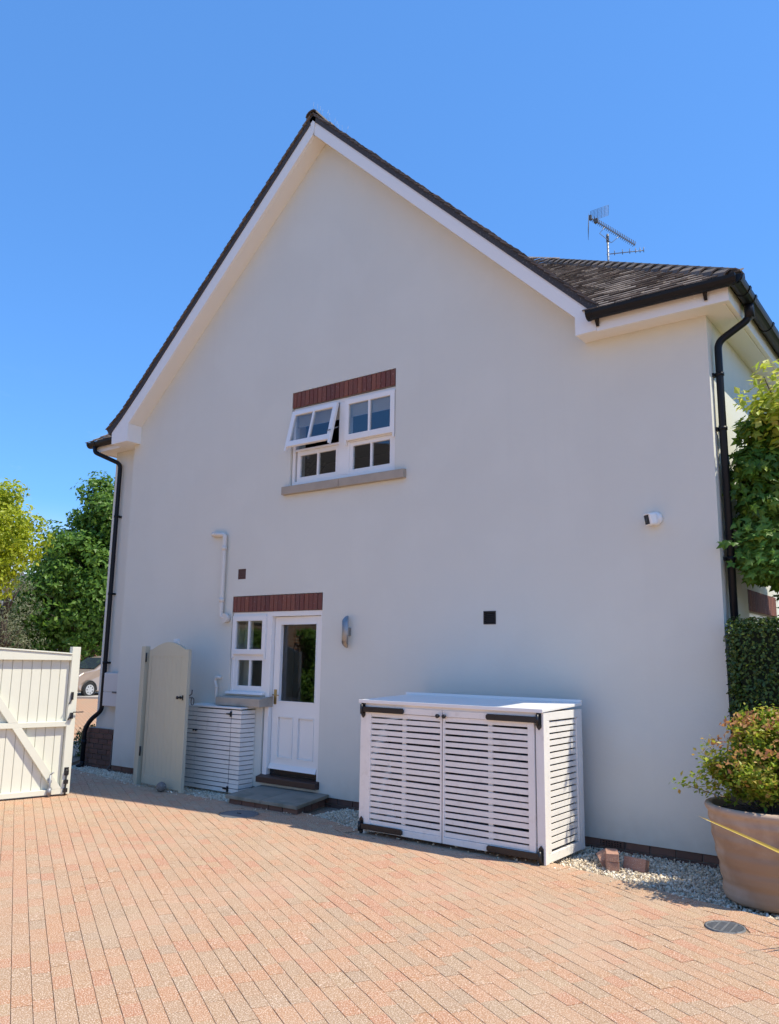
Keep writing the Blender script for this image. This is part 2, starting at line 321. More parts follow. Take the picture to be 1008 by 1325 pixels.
# edge of the gravel bed (house side), from the left garden strip round the front
EDGE = [(-13.6, 9.0), (-12.7, 3.0), (-12.25, .9), (-11.5, .0), (-11.0, -.33), (-10.3, -.44), (-9.1, -.62), (-8.1, -.68), (-7.3, -.72), (-6.05, -.62), (-5.1, -.93), (-3.1, -.88), (-2.46, -1.04), (-1.85, -1.2), (-1.2, -1.34), (1.6, -1.6)]
bed = EDGE+[(1.6, 9), (-13.6, 9.01)]
INN = [(-13.9, -8.6), (1.6, -8.6), (1.6, -1.6)]
drive = struct(MB().prism([(-13.9, -8.6), (1.6, -8.6)]+EDGE[::-1]+[(-13.9, 9.0)], -.05, -.007, 'z').obj('driveway', M['sand']))
struct(MB().prism([(1.62, -8.6), (40, -8.6), (40, -1.6), (1.62, -1.6)], -.10, -.004, 'z').obj('bounce_paving', M['pavefar']))  # unseen paving, added to bounce warm light onto the wall
struct(MB().prism([(-60, -40), (40, -40), (40, -8.62), (-13.92, -8.62), (-13.92, 9.0), (-14.2, 40), (-60, 40)], -.10, -.004, 'z').obj('road', M['pavefar']))
struct(MB().prism([(x, y) for x, y in bed], -.12, -.052, 'z').obj('gravel_border', M['gravelbed']))

# pavers
e1 = np.array((math.cos(R_(-29)), math.sin(R_(-29)))); e2 = np.array((-e1[1], e1[0]))
E = np.array(EDGE); DR = np.array((-1.53, -1.69)); MH = np.array((-6.58, -1.13))
def edge_info(p):
    a = E[:-1]; d = E[1:]-a; L2 = (d**2).sum(1); t = np.clip(((p-a)*d).sum(1)/L2, 0, 1); q = a+d*t[:, None]
    ds = ((p-q)**2).sum(1); i = int(np.argmin(ds)); dn = d[i]/math.sqrt(L2[i]); nrm = np.array((dn[1], -dn[0]))  # points away from house
    return (p-a[i])@nrm, a[i], nrm, q[i], i
def clip(poly, a, n, off):
    out = []
    for i in range(len(poly)):
        p, q = poly[i], poly[(i+1) % len(poly)]; dp, dq = (p-a)@n-off, (q-a)@n-off
        if dp >= 0: out.append(p)
        if dp*dq < 0: out.append(p+(q-p)*(dp/(dp-dq)))
    return out
def paver_poly(poly, dz, tiltx=0, tilty=0):
    """top surface with a small chamfer; returns verts, faces, in world"""
    P = np.array(poly); c = P.mean(0); n = len(P); out = P
    d = P-c; L_ = np.linalg.norm(d, axis=1)[:, None]; ins = P-d/L_*.0025
    z = dz+(d[:, 0]*tiltx+d[:, 1]*tilty)
    v = [(*p, zz-.02) for p, zz in zip(out, z)]+[(*p, zz-.0015) for p, zz in zip(out, z)]+[(*p, zz) for p, zz in zip(ins, z)]
    f = [tuple(range(2*n, 3*n))]
    for k in (0, n):
        for i in range(n): j = (i+1) % n; f.append((k+i, k+j, k+n+j, k+n+i))
    return v, f
pavs = []
wr, lr = .0948, .190; gp = .0013; gx = .0008
BORD = .19
U0, U1, V0, V1 = -19, 12, -16, 4
camxy = np.array((0, -7.4))
for r in range(int(V0/wr), int(V1/wr)):
    u = U0+random.uniform(0, .3)
    while u < U1:
        lr = random.choice((.142, .176, .212)); u0_ = u; u += lr; v = r*wr; c = e1*(u0_+lr/2)+e2*(v+wr/2)
        if not (-13.9 < c[0] < 1.6 and -8.6 < c[1] < 8.9): continue
        sd, a, nr, q, i = edge_info(c)
        if sd < BORD-.12: continue
        if c[1] > 0 and c[0] > -12: continue
        jt = random.uniform(-.0008, .0008)
        poly = [e1*uu+e2*vv for uu, vv in ((u0_+gx, v+gp), (u0_+lr-gx, v+gp), (u0_+lr-gx, v+wr-gp), (u0_+gx, v+wr-gp))]
        if sd < BORD+.2: poly = clip(poly, a, nr, BORD+.003)
        for C, rr in ((DR, .128), (MH, .212)):
            dd = c-C; dl = np.linalg.norm(dd)
            if dl < rr+.13 and len(poly) > 2:
                poly = clip(poly, C, dd/dl, rr) if dl > .05 else []
        if len(poly) < 3: continue
        ar = abs(sum(poly[m][0]*poly[(m+1) % len(poly)][1]-poly[(m+1) % len(poly)][0]*poly[m][1] for m in range(len(poly))))/2
        if ar < .0012: continue
        pavs.append((poly, c))
# soldier course along the gravel edge
for i in range(3, len(EDGE)-1):
    a, b = E[i], E[i+1]; d = b-a; Ln = np.linalg.norm(d); d = d/Ln; n = np.array((d[1], -d[0])); m = max(1, round(Ln/.0965)); w = Ln/m
    for k in range(m):
        p = a+d*(k*w+gp); q = a+d*((k+1)*w-gp); pavs.append(([p+n*.002, q+n*.002, q+n*(BORD-.002), p+n*(BORD-.002)][::-1], (p+q)/2+n*.1))
def in_view(c):
    q = co.matrix_world.inverted() @ Vector((c[0], c[1], 0)); 
    if q.z > -.1: return False
    f = cam.lens/24; return abs(-q.x/q.z*f) < .5*.7608 and abs(-q.y/q.z*f) < .5
rank = sorted(range(len(pavs)), key=lambda i: (0 if in_view(pavs[i][1]) else 1, np.linalg.norm(pavs[i][1]-camxy)))
near = set(rank[:298])
def rv(c):
    # gentle patches of similar tone plus block by block scatter
    n = math.sin(c[0]*1.7+c[1]*.9)+math.sin(c[1]*2.3-c[0]*.7+1)
    return min(.999, max(0, .42+n*.07+random.gauss(0, .26)))
SV, SF, SR = [], [], []
full = {}
for i, (poly, c) in enumerate(pavs):
    dz = random.gauss(0, .0009); tx, ty = random.gauss(0, .006), random.gauss(0, .006)
    if i in near:
        if len(poly) == 4 and abs(np.linalg.norm(np.array(poly[1])-np.array(poly[0]))-np.linalg.norm(np.array(poly[2])-np.array(poly[3]))) < 1e-6 and abs(np.linalg.norm(np.array(poly[2])-np.array(poly[1]))-(wr-2*gp)) < 1e-6:
            key = (i*7) % 20; ln_p = round(float(np.linalg.norm(np.array(poly[1])-np.array(poly[0]))), 3); wd_p = round(float(np.linalg.norm(np.array(poly[2])-np.array(poly[1]))), 3)
            kk = key; key = (key, ln_p)
            if key not in full:
                hl_ = ln_p/2; base = [(-hl_, -wr/2+gp), (hl_, -wr/2+gp), (hl_, wr/2-gp), (-hl_, wr/2-gp)]
                v, f = paver_poly([np.array(p) for p in base], 0, tx, ty)
                me = bpy.data.meshes.new('paver'); me.from_pydata(v, [], f); me.materials.append(M['paver'])
                at = me.attributes.new('rnd', 'FLOAT', 'FACE'); at.data.foreach_set('value', [(.02+.049*kk) % 1]*len(f)); full[key] = me
            o = link('paver', full[key], drive, (c[0], c[1], dz), (0, 0, R_(-29)))
        else:
            v, f = paver_poly([p-c for p in poly], 0); me = bpy.data.meshes.new('paver'); me.from_pydata(v, [], f); me.materials.append(M['paver'])
            at = me.attributes.new('rnd', 'FLOAT', 'FACE'); at.data.foreach_set('value', [rv(c)]*len(f)); link('paver', me, drive, (c[0], c[1], dz))
    else:
        v, f = paver_poly(poly, dz, tx, ty); n = len(SV); SV += v; SF += [tuple(n+k for k in t) for t in f]; SR += [rv(c)]*len(f)
me = bpy.data.meshes.new('pavers'); me.from_pydata(SV, [], SF); me.materials.append(M['paver']); at = me.attributes.new('rnd', 'FLOAT', 'FACE'); at.data.foreach_set('value', SR)
stuff(link('block_paving', me, drive))

# gravel: real little stones
def gravel():
    V0_ = np.array([(1, 0, 0), (-1, 0, 0), (0, 1, 0), (0, -1, 0), (0, 0, 1), (0, 0, -1)], float); F0 = np.array([(0, 2, 4), (2, 1, 4), (1, 3, 4), (3, 0, 4), (2, 0, 5), (1, 2, 5), (3, 1, 5), (0, 3, 5)])
    P = []
    xs = E[:, 0]; ys = E[:, 1]
    while len(P) < 30000:
        x = random.uniform(-11.4, -1.0)
        ye = np.interp(x, xs[3:], ys[3:]); y = random.uniform(ye-.0, .05 if x > -10.47 else .2)
        if -7.2 < x < -6.05 and y > -.75: continue
        if x > -4.95 and x < -3.2 and y > -.9: continue
        P.append((x, y, -.052+.022*random.random()+.012*max(0, 1+(ye-y)*3)*0))
    for _ in range(160):  # strays on the blocks beside the bed
        x = random.uniform(-11, -1.8); P.append((x, np.interp(x, xs[3:], ys[3:])-abs(random.gauss(0, .08)), .004))
    P = np.array(P); N = len(P); q = RNG.normal(0, 1, (N, 4)); q /= np.linalg.norm(q, axis=1)[:, None]; w, x, y, z = q.T
    Rm = np.stack([1-2*(y*y+z*z), 2*(x*y-z*w), 2*(x*z+y*w), 2*(x*y+z*w), 1-2*(x*x+z*z), 2*(y*z-x*w), 2*(x*z-y*w), 2*(y*z+x*w), 1-2*(x*x+y*y)], 1).reshape(N, 3, 3)
    s = RNG.uniform(.007, .017, (N, 1, 1))*np.array((1, .8, .55)); s = s*RNG.uniform(.7, 1.3, (N, 1, 3))
    VV = (V0_[None]*s) @ Rm.transpose(0, 2, 1)+P[:, None]
    F = (F0[None]+(np.arange(N)*6)[:, None, None]).reshape(-1, 3)
    o = link('gravel', arr_mesh('gravel', VV.reshape(-1, 3), F, M['gravel'])); stuff(o); tag(o, 'pale mixed pebbles filling the bed along the foot of the house', 'gravel')
gravel()

# ================================================================== THE HOUSE
house = thing('house', (-6.2, 4.5, 0), 'white rendered gable-ended house with brown tiled roof and black gutters', 'house')
XL, XR, XLL = -10.47, -1.85, -11.15
YB = 9.2
upper = [(-7.115, 3.82), (-5.43, 3.82), (-5.43, 5.075), (-7.115, 5.075)]
lower = [(-8.07, 1.16), (-7.43, 1.16), (-7.43, .14), (-6.485, .14), (-6.485, 2.425), (-8.07, 2.425)]
vent1 = [(-4.246, 2.01), (-4.1, 2.01), (-4.1, 2.148), (-4.246, 2.148)]
vent2 = [(-7.996, 2.65), (-7.848, 2.65), (-7.848, 2.787), (-7.996, 2.787)]
gable = [(XL, .057), (XR, .057), (XR, 4.87), (-3.06, 4.87), (-3.06, 5.08), (-6.665, 8.62), (-10.35, 5.18), (-10.35, 4.87), (XL, 4.87)]
MB().prism(gable, 0, .28, 'y', [upper, lower, vent1, vent2]).obj('wall', M['render'], house)
# side walls and back (window opening in the right wall)
MB().prism([(.28, -.06), (YB, -.06), (YB, 4.87), (.28, 4.87)], XR-.28, XR, 'x', [[(.95, 1.05), (2.2, 1.05), (2.2, 2.36), (.95, 2.36)]]).obj('wall', M['render'], house)
MB().box((XLL, .43, .5), (XLL+.28, YB, 4.87)).obj('wall', M['render'], house)
MB().box((XLL, YB, -.06), (XR, YB+.28, 4.87)).obj('wall', M['render'], house)
MB().box((XLL, .155, .5), (XL+.004, .43, 4.87)).obj('wall', M['render'], house)
MB().box((XL, .28, .06), (XL+.2, .60, 4.87)).obj('wall', M['interior'], house)
# room behind the windows so they look into a dim interior
MB().box((-11, 4.2, 0), (-2.2, 4.3, 5.39)).obj('partition', M['interior'], house)
MB().box((-11, .3, 2.75), (-2.2, 4.19, 2.85)).obj('floor', M['interior'], house)
MB().box((-11, .3, 5.4), (-2.2, 4.19, 5.45)).obj('ceiling', M['interior'], house)
# brick plinth: mortar core and single bricks
plinth = MB().box((XL+.01, .03, -.14), (XR-.01, .27, .056)).obj('plinth', M['mortar'], house)
bmesh_brick = {}
def brick_mesh(L_, H_, D_, m, key):
    if key not in bmesh_brick:
        c = .003; b = MB(); hx, hz = L_/2, H_/2
        b.add([(-hx, D_, -hz), (hx, D_, -hz), (hx, D_, hz), (-hx, D_, hz), (-hx, c, -hz), (hx, c, -hz), (hx, c, hz), (-hx, c, hz), (-hx+c, 0, -hz+c), (hx-c, 0, -hz+c), (hx-c, 0, hz-c), (-hx+c, 0, hz-c)],
              [(0, 1, 2, 3), (0, 4, 5, 1), (1, 5, 6, 2), (2, 6, 7, 3), (3, 7, 4, 0), (4, 8, 9, 5), (5, 9, 10, 6), (6, 10, 11, 7), (7, 11, 8, 4), (8, 11, 10, 9)])
        bmesh_brick[key] = b.mesh('brick', m)
    return bmesh_brick[key]
def brick(parent, x, y, z, L_, H_, D_, m, key, rz=0):
    p = inv(parent) @ Vector((x, y, z)); return link('brick', brick_mesh(L_, H_, D_, m, key), parent, p, (random.gauss(0, .004), 0, rz))
x = XL+.12
for c, zc in enumerate((.0215, -.0535)):
    x = XL+.12-(0 if c == 0 else .112)
    while x < XR-.1:
        if not (-4.95 < x < -3.35):
            brick(plinth, x, .012+random.uniform(-.001, .003), zc, .215, .065, .03, M['plinthbrick'], 'pl')
        x += .225
# brick plinth of the set-back left bay
lp = MB().box((-11.27, .095, -.14), (XL+.0, .40, .535)).obj('plinth', M['mortar'], house)
for c in range(8):
    zc = .505-c*.075; x = -11.27+(.108 if c % 2 else .055)
    while x < XL-.05:
        ln = .215 if c % 2 == 0 else .215
        brick(lp, x, .07 if c else .078, zc, ln if x > -11.2 else .1, .065, .03, M['plinthbrick'], 'pl' if x > -11.2 else 'plh'); x += .225 if x > -11.2 else .168
MB().box((XLL-.02, .43, -.14), (XLL+.28, YB, .5)).obj('plinth', M['mortar'], house)
# air brick beside the bin store
ab = MB().box((-3.03, .004, -.005), (-2.83, .03, .054)).obj('air_brick', M['plinthbrick'], house)
h = MB()
for i in range(7):
    for j in range(3): h.box((-3.015+i*.026, .0, .004+j*.016), (-3.0+i*.026, .0035, .013+j*.016))
h.obj('hole_shade', M['lens'], ab)  # black blocks standing in for the shade inside the holes

# soldier course lintels
def lintel(x0, x1, z0, z1, n, y=-.003):
    lt = MB().box((x0-.001, .012, z0-.001), (x1+.001, .20, z1+.001)).obj('lintel', M['mortar'], house); w = (x1-x0)/n
    for k in range(n):
        brick(lt, x0+(k+.5)*w, y+random.uniform(-.003, .003), (z0+z1)/2, w-.008, z1-z0-.004, .03, M['redbrick'], ('l', n))
lintel(-7.11, -5.435, 4.865, 5.07, 23)
lintel(-8.065, -6.49, 2.215, 2.42, 21)
# vents in the wall
M['vent'] = mat('dark_vent_plastic', (.03, .027, .025), .6)
v = MB().box((-4.244, .03, 2.012), (-4.102, .05, 2.146)).obj('vent', M['vent'], house)
for k in range(7):
    zz = 2.02+k*.0185; MB().add([(-4.238, .004, zz), (-4.108, .004, zz), (-4.108, .022, zz+.014), (-4.238, .022, zz+.014), (-4.238, .004, zz-.004), (-4.108, .004, zz-.004)], [(0, 1, 2, 3), (4, 5, 1, 0)]).obj('slat', M['vent'], v)
fr = MB(); fr.prism(vent1, -.006, .01, 'y', [[(-4.236, 2.02), (-4.11, 2.02), (-4.11, 2.138), (-4.236, 2.138)]]); fr.obj('frame', M['vent'], v)
v = MB().box((-7.994, .004, 2.652), (-7.85, .03, 2.785)).obj('vent', M['redbrick'], house)
for i in range(5):
    for j in range(4): pass
MB().prism([(-7.985, 2.66), (-7.86, 2.66), (-7.86, 2.778), (-7.985, 2.778)], -.002, .006, 'y', [[(-7.98+i*.024, 2.668+j*.028), (-7.964+i*.024, 2.668+j*.028), (-7.964+i*.024, 2.682+j*.028), (-7.98+i*.024, 2.682+j*.028)] for i in range(5) for j in range(4)]).obj('grille', M['plinthbrick'], v)

# ---------------- windows
def frame_rect(mb, x0, x1, z0, z1, t, y0, y1):
    mb.prism([(x0, z0), (x1, z0), (x1, z1), (x0, z1)], y0, y1, 'y', [[(x0+t, z0+t), (x1-t, z0+t), (x1-t, z1-t), (x0+t, z1-t)]])
def glass(x0, x1, z0, z1, y, parent): return MB().box((x0, y, z0), (x1, y+.006, z1)).obj('pane', M['glass'], parent)
win = MB(); frame_rect(win, -7.105, -5.44, 3.825, 4.86, .045, .03, .10)
win.box((-6.325, .031, 3.871), (-6.155, .099, 4.814)); win.box((-7.059, .032, 4.272), (-6.326, .098, 4.30)); win.box((-6.154, .032, 4.272), (-5.486, .098, 4.30))
wu = win.obj('window', M['white'], house, bevel=.003)
def sash(x0, x1, z0, z1, y, parent, st=.05, bars=1, proud=0.0, bot=None, xf=None, horns=False):
    b = MB(); bt = bot or st
    b.prism([(x0, z0), (x1, z0), (x1, z1), (x0, z1)], y, y+.04, 'y', [[(x0+st, z0+bt), (x1-st, z0+bt), (x1-st, z1-st), (x0+st, z1-st)]])
    if horns:
        for hx in (x0, x1-.03): b.prism([(hx, z0-.05), (hx+.02 if hx == x0 else hx+.03, z0-.06), (hx+.03, z0+.001), (hx, z0+.001)], y+.002, y+.038, 'y')
    o = b.obj('sash', M['white'], parent, bevel=.002)
    g_ = glass(x0+st-.003, x1-st+.003, z0+bt-.003, z1-st+.003, y+.018, parent)
    gb = MB().box(((x0+x1)/2-.014, y+.003, z0+bt), ((x0+x1)/2+.014, y+.037, z1-st)).obj('glazing_bar', M['white'], parent)
    if xf is not None:
        for q in (o, g_, gb):
            q.data.transform(inv(parent) @ xf @ inv(parent).inverted())
    return o
sash(-7.035, -6.325, 3.872, 4.27, .045, wu, .055)
sash(-6.155, -5.487, 3.872, 4.27, .045, wu, .05)
sash(-6.205, -5.44, 4.285, 4.81, -.012, wu, .062, horns=True, bot=.075)
piv = Vector((0, 0.0, 4.80)); xf = Matrix.Translation(piv) @ Matrix.Rotation(R_(-14), 4, 'X') @ Matrix.Translation(-piv)
sash(-7.08, -6.315, 4.28, 4.80, -.03, wu, .062, horns=True, bot=.075, xf=xf)
MB().bar((-6.34, .03, 4.5), (-6.335, -.18, 4.40), .012, .012).obj('stay', M['steel'], wu)
# pleated blinds and things seen through the glass
for xa, xb in ((-7.05, -6.33), (-6.15, -5.49)):
    b = MB(); zt, zb = 4.80, 4.60
    for k in range(10):
        z = zt-(zt-zb)*k/10; b.add([(xa, .045, z), (xb, .045, z), (xb, .06, z-.0125), (xa, .06, z-.0125)], [(0, 1, 2, 3)]); b.add([(xa, .06, z-.0125), (xb, .06, z-.0125), (xb, .045, z-.025), (xa, .045, z-.025)], [(0, 1, 2, 3)])
    b.obj('blind', M['blind'], wu)
MB().box((-7.1, .12, 3.80), (-5.45, .32, 3.845)).obj('window_board', M['white'], wu)
# stone sill in two lengths
for xa, xb in ((-7.20, -6.242), (-6.236, -5.262)):
    s_ = MB().prism([(-.062, 3.702), (.13, 3.705), (.13, 3.822), (-.062, 3.806)], xa, xb, 'x').obj('sill', M['bufstone'], wu, bevel=.004)
# lower window beside the door
wl = MB(); frame_rect(wl, -8.06, -7.40, 1.165, 2.205, .04, .02, .10); wl.box((-8.019, .022, 1.655), (-7.441, .098, 1.70)); wlo = wl.obj('window', M['white'], house, bevel=.003)
sash(-8.02, -7.44, 1.206, 1.66, .03, wlo, .065)
sash(-8.045, -7.43, 1.67, 2.165, -.008, wlo, .066, horns=True)
MB().prism([(-.04, 1.165), (.02, 1.165), (.02, 1.2), (-.03, 1.19)], -8.10, -7.42, 'x').obj('sill_board', M['white'], wlo)
MB().prism([(-.17, 1.025), (.10, 1.025), (.10, 1.158), (-.17, 1.125)], -8.12, -7.325, 'x').obj('sill', M['stone'], wlo, bevel=.006)
b = MB()
for k in range(10): b.add([(-7.62+k*.02, .2+.02*(k % 2), 1.2), (-7.60+k*.02, .2+.02*((k+1) % 2), 1.2), (-7.60+k*.02, .2+.02*((k+1) % 2), 1.72), (-7.62+k*.02, .2+.02*(k % 2), 1.72)], [(0, 1, 2, 3)])
b.obj('curtain', M['curtain'], wlo)
b = MB()
for k in range(8): b.add([(-8.02+k*.02, .2+.02*(k % 2), 1.2), (-8.0+k*.02, .2+.02*((k+1) % 2), 1.2), (-8.0+k*.02, .2+.02*((k+1) % 2), 2.1), (-8.02+k*.02, .2+.02*(k % 2), 2.1)], [(0, 1, 2, 3)])
b.obj('curtain', M['curtain'], wlo)
# ---------------- back door
dr = MB(); dr.prism([(-7.41, .20), (-7.34, .20), (-7.34, 2.15), (-6.515, 2.15), (-6.515, .20), (-6.488, .20), (-6.488, 2.212), (-7.41, 2.212)], .012, .11, 'y')
dr.box((-8.06, .012, 2.206), (-7.4101, .09, 2.212)); door = dr.obj('door', M['white'], house, bevel=.003)
x0, x1, z0, z1, y = -7.335, -6.52, .285, 2.145, .035
b = MB(); holes = [[(-7.225, 1.10), (-6.60, 1.10), (-6.60, 2.05), (-7.225, 2.05)], [(-7.225, .42), (-6.955, .42), (-6.955, .92), (-7.225, .92)], [(-6.875, .42), (-6.60, .42), (-6.60, .92), (-6.875, .92)]]
b.prism([(x0, z0), (x1, z0), (x1, z1), (x0, z1)], y, y+.045, 'y', holes); b.obj('door_leaf', M['white'], door, bevel=.002)
for hq in holes[1:]:
    (xa, za), (xb, _), (_, zb) = hq[0], hq[1], hq[2]
    p = MB().box((xa, y+.02, za), (xb, y+.035, zb)); p.add([(xa+.035, y+.012, za+.035), (xb-.035, y+.012, za+.035), (xb-.035, y+.012, zb-.035), (xa+.035, y+.012, zb-.035), (xa+.012, y+.0195, za+.012), (xb-.012, y+.0195, za+.012), (xb-.012, y+.0195, zb-.012), (xa+.012, y+.0195, zb-.012)],
        [(0, 1, 2, 3), (4, 5, 1, 0), (5, 6, 2, 1), (6, 7, 3, 2), (7, 4, 0, 3)]); p.obj('door_panel', M['white'], door)
    m = MB(); frame_rect(m, xa, xb, za, zb, .012, y-.008, y+.019); m.obj('moulding', M['white'], door)
glass(-7.228, -6.597, 1.097, 2.053, y+.02, door)
m = MB(); frame_rect(m, -7.232, -6.593, 1.093, 2.057, .012, y-.006, y+.018); m.obj('glazing_bead', M['white'], door)
MB().prism([(y-.04, .29), (y+.0, .285), (y+.0, .345), (y-.012, .345)], -7.33, -6.525, 'x').obj('weather_bar', M['white'], door)
MB().box((-7.33, .07, .2), (-6.52, .10, .284)).obj('gap_shade', M['lens'], door)  # black strip painted as the shade of the gap under the door
MB().prism([(-.075, .13), (.12, .13), (.12, .215), (.0, .215), (-.075, .195)], -7.43, -6.455, 'x').obj('threshold', M['darkwood'], door, bevel=.004)
hb = MB().box((-7.305, y-.008, 1.06), (-7.262, y, 1.24)); hb.tube([(-7.283, y-.002, 1.175), (-7.283, y-.05, 1.175)], .009); hb.tube([(-7.283, y-.05, 1.175), (-7.25, y-.055, 1.177), (-7.18, y-.05, 1.172)], [.009, .009, .006]); hb.lathe([(.0, 0), (.022, 0), (.022, .006), (0, .006)], (-7.283, y-.03, 1.175)); hb.obj('handle', M['brass'], door)
# leaf turned ajar and pane twisted, added to steer the reflection in the glass
ajar = Matrix.Translation((-6.52, y, 0)) @ Matrix.Rotation(R_(-2.5), 4, 'Z') @ Matrix.Translation((6.52, -y, 0))
for q in door.children:
    if q.name.split('.')[0] not in ('threshold', 'gap_shade'):
        if q.name.split('.')[0] == 'pane':
            c_ = Vector((-6.91, y+.023, 0)); tw = Matrix.Translation(c_) @ Matrix.Rotation(R_(-5), 4, 'Z') @ Matrix.Translation(-c_); q.data.transform(inv(door) @ tw @ inv(door).inverted())
        q.data.transform(inv(door) @ ajar @ inv(door).inverted())

# ---------------- roof
roofL = [(-10.86, 5.12), (-10.5, 5.37), (-10.1, 5.73), (-6.69, 8.90)]; roofR = [(-2.78, 5.10), (-6.69, 8.90)]
TPH = .765; EY = -.335; EZ = 4.985
core = MB()
core.prism([(-10.84, 5.08), (-10.5, 5.33), (-10.1, 5.69), (-6.69, 8.86), (-2.80, 5.06), (-2.9, 4.95), (-6.69, 8.66), (-10.1, 5.44), (-10.6, 5.0)], -.20, YB+.25, 'y')
roof = core.obj('roof', M['tilefar'], house)
# hipped body roof, under the tiles
hx0, hx1, yb = -11.47, -1.46, YB+.35; hw = (yb-EY)/2; rz = EZ-.04+TPH*hw
zf = lambda y: EZ-.04+TPH*(y-EY)
hip = MB().add([(hx1, EY, EZ-.04), (hx1, yb, EZ-.04), (hx0, yb, EZ-.04), (hx0, EY+.25, zf(EY+.25)-.19), (hx1-hw, EY+hw, rz), (hx0+hw, EY+hw, rz), (-10.78, EY+.25, zf(EY+.25)-.19), (-10.78, .3, zf(.3)-.19), (-2.82, .3, zf(.3)), (-2.82, EY, EZ-.04)],
    [(0, 4, 1), (1, 4, 5, 2), (2, 5, 3), (0, 9, 8, 4), (8, 7, 5, 4), (7, 6, 3, 5)])
hip.obj('roof_slope', M['tilefar'], roof)
def tiles_on(u0, u1, origin, uax, vax, nax, ncourse, keep, name='roof_tiles', w=.165, gauge=.1, first=0):
    origin, uax, vax, nax = map(np.array, (origin, uax, vax, nax)); B = np.array([(0, 0, .0), (1, 0, .0), (1, 1.5, -.0), (0, 1.5, -.0)])
    V, F = [], []
    for c in range(first, ncourse):
        x = u0-(w/2 if c % 2 else 0); wob = random.uniform(-.004, .004)
        while x < u1:
            cen = origin+uax*(x+w/2)+vax*(c*gauge)
            if keep(*cen):
                lift = .034+random.uniform(-.004, .006); t = .013; dv = wob+random.uniform(-.005, .005); sk = random.uniform(-.003, .003)
                pts = []
                for (a, bb, l) in ((0, 0, lift), (1, 0, lift+sk), (1, 1.6, .010), (0, 1.6, .010)):
                    pts.append(origin+uax*(x+.002+a*(w-.004))+vax*(c*gauge+bb*gauge+(dv if bb == 0 else 0))+nax*l)
                pts += [p-nax*t for p in pts]; n = len(V); V += pts
                F += [(n, n+1, n+2, n+3), (n+4, n+5, n+1, n), (n+5, n+6, n+2, n+1), (n+7, n+4, n, n+3)]
            x += w
    return arr_mesh(name, np.array(V)+np.array(tuple(inv(house).translation)), F, M['tile'])
cosp = 1/math.sqrt(1+TPH**2); vax = (0, cosp, TPH*cosp); nax = (0, -TPH*cosp, cosp)
def gz(x): return np.interp(x, [-10.86, -6.69, -2.78], [5.10, 8.9, 5.08])
o = link('roof_tiles', tiles_on(-6.5, -1.40, (0, EY, EZ), (1, 0, 0), vax, nax, 62, lambda x, y, z: (y > EY+.06 or -2.80 < x < hx1-.10) and x < hx1-(y-EY)+.03 and (z > gz(x)-.15 if x < -2.7 else True)), roof); stuff(o)
EYL = -.135; EZL = 5.005
o = link('roof_tiles', tiles_on(-11.6, -10.6, (0, EYL, EZL), (1, 0, 0), vax, nax, 12, lambda x, y, z: x > -11.5+(y-EYL)*1.0-.05 and (x < -10.8 or z > gz(x)-.2)), roof); stuff(o)
# tiles of the left slope seen at its foot beyond the verge, and the gable slopes near the verge
def slope_tiles(p0, p1, y0, y1):
    (xa, za), (xb, zb) = p0, p1; ln = math.hypot(xb-xa, zb-za); v_ = np.array(((xb-xa)/ln, 0, (zb-za)/ln)); n_ = np.array((-v_[2], 0, v_[0]))
    if n_[2] < 0: n_ = -n_
    return v_, n_, ln
verge_cache = {}
def verge(chain):
    # last column of tiles at the gable edge, one object each, and joined tiles behind it
    rest_V, rest_F = [], []; off = np.array(tuple(inv(house).translation)); carry = 0
    for (p0, p1) in zip(chain[:-1], chain[1:]):
        v_, n_, ln = slope_tiles(p0, p1, 0, 0); O = np.array((p0[0], 0, p0[1])); d = carry
        while d < ln:
            for col in range(14):
                w = .165; y = -.285+col*w-(.08 if (int(d*10) % 2 and col) else 0); yy = y+w-.003
                lift = .0+random.uniform(-.006, .004); dv = random.uniform(-.008, .008); t = .014
                q = []
                be = min(.16, max(.02, ln-d)) if p1[0] == -6.69 else .16
                for (a, bb, l) in ((y, 0, lift), (yy, 0, lift), (yy, be, lift-.022), (y, be, lift-.022)):
                    q.append(O+v_*(d+bb+(dv if bb == 0 else 0))+np.array((0, a, 0))+n_*l)
                q += [p-n_*t for p in q]; F0 = [(0, 1, 2, 3), (4, 5, 1, 0), (5, 6, 2, 1), (6, 7, 3, 2), (7, 4, 0, 3), (7, 6, 5, 4)]
                if col == 0:
                    c = np.mean(q, 0); me = arr_mesh('verge_tile', np.array(q)-c, F0, M['tilev']); link('verge_tile', me, roof, tuple(c+off))
                else:
                    n = len(rest_V); rest_V += q; rest_F += [tuple(n+k for k in f) for f in F0]
            d += .1
        carry = d-ln
    stuff(link('roof_tiles', arr_mesh('roof_tiles', np.array(rest_V)+off, rest_F, M['tile']), roof))
M['tilev'] = mat('verge_tile', (.06, .05, .045), .85, obj=[(.10, .08, .065), (.17, .13, .105), (.08, .065, .055), (.20, .15, .115)], bump=.8, bscale=60, speck=[((.25, .24, .19), 26, .6, .7, .5)])
verge(roofL); verge(roofR)
# mortar bedding under the verge
for ch, nm in ((roofL, 'l'), (roofR, 'r')):
    lo = [(x, z-.135) for x, z in ch]; hi = [(x, z-.012) for x, z in ch]
    if nm == 'l': lo[0] = (lo[0][0]+.08, lo[0][1]+.03)
    MB().prism(hi+lo[::-1], -.262, -.12, 'y').obj('verge_mortar', M['darkmortar'], roof)
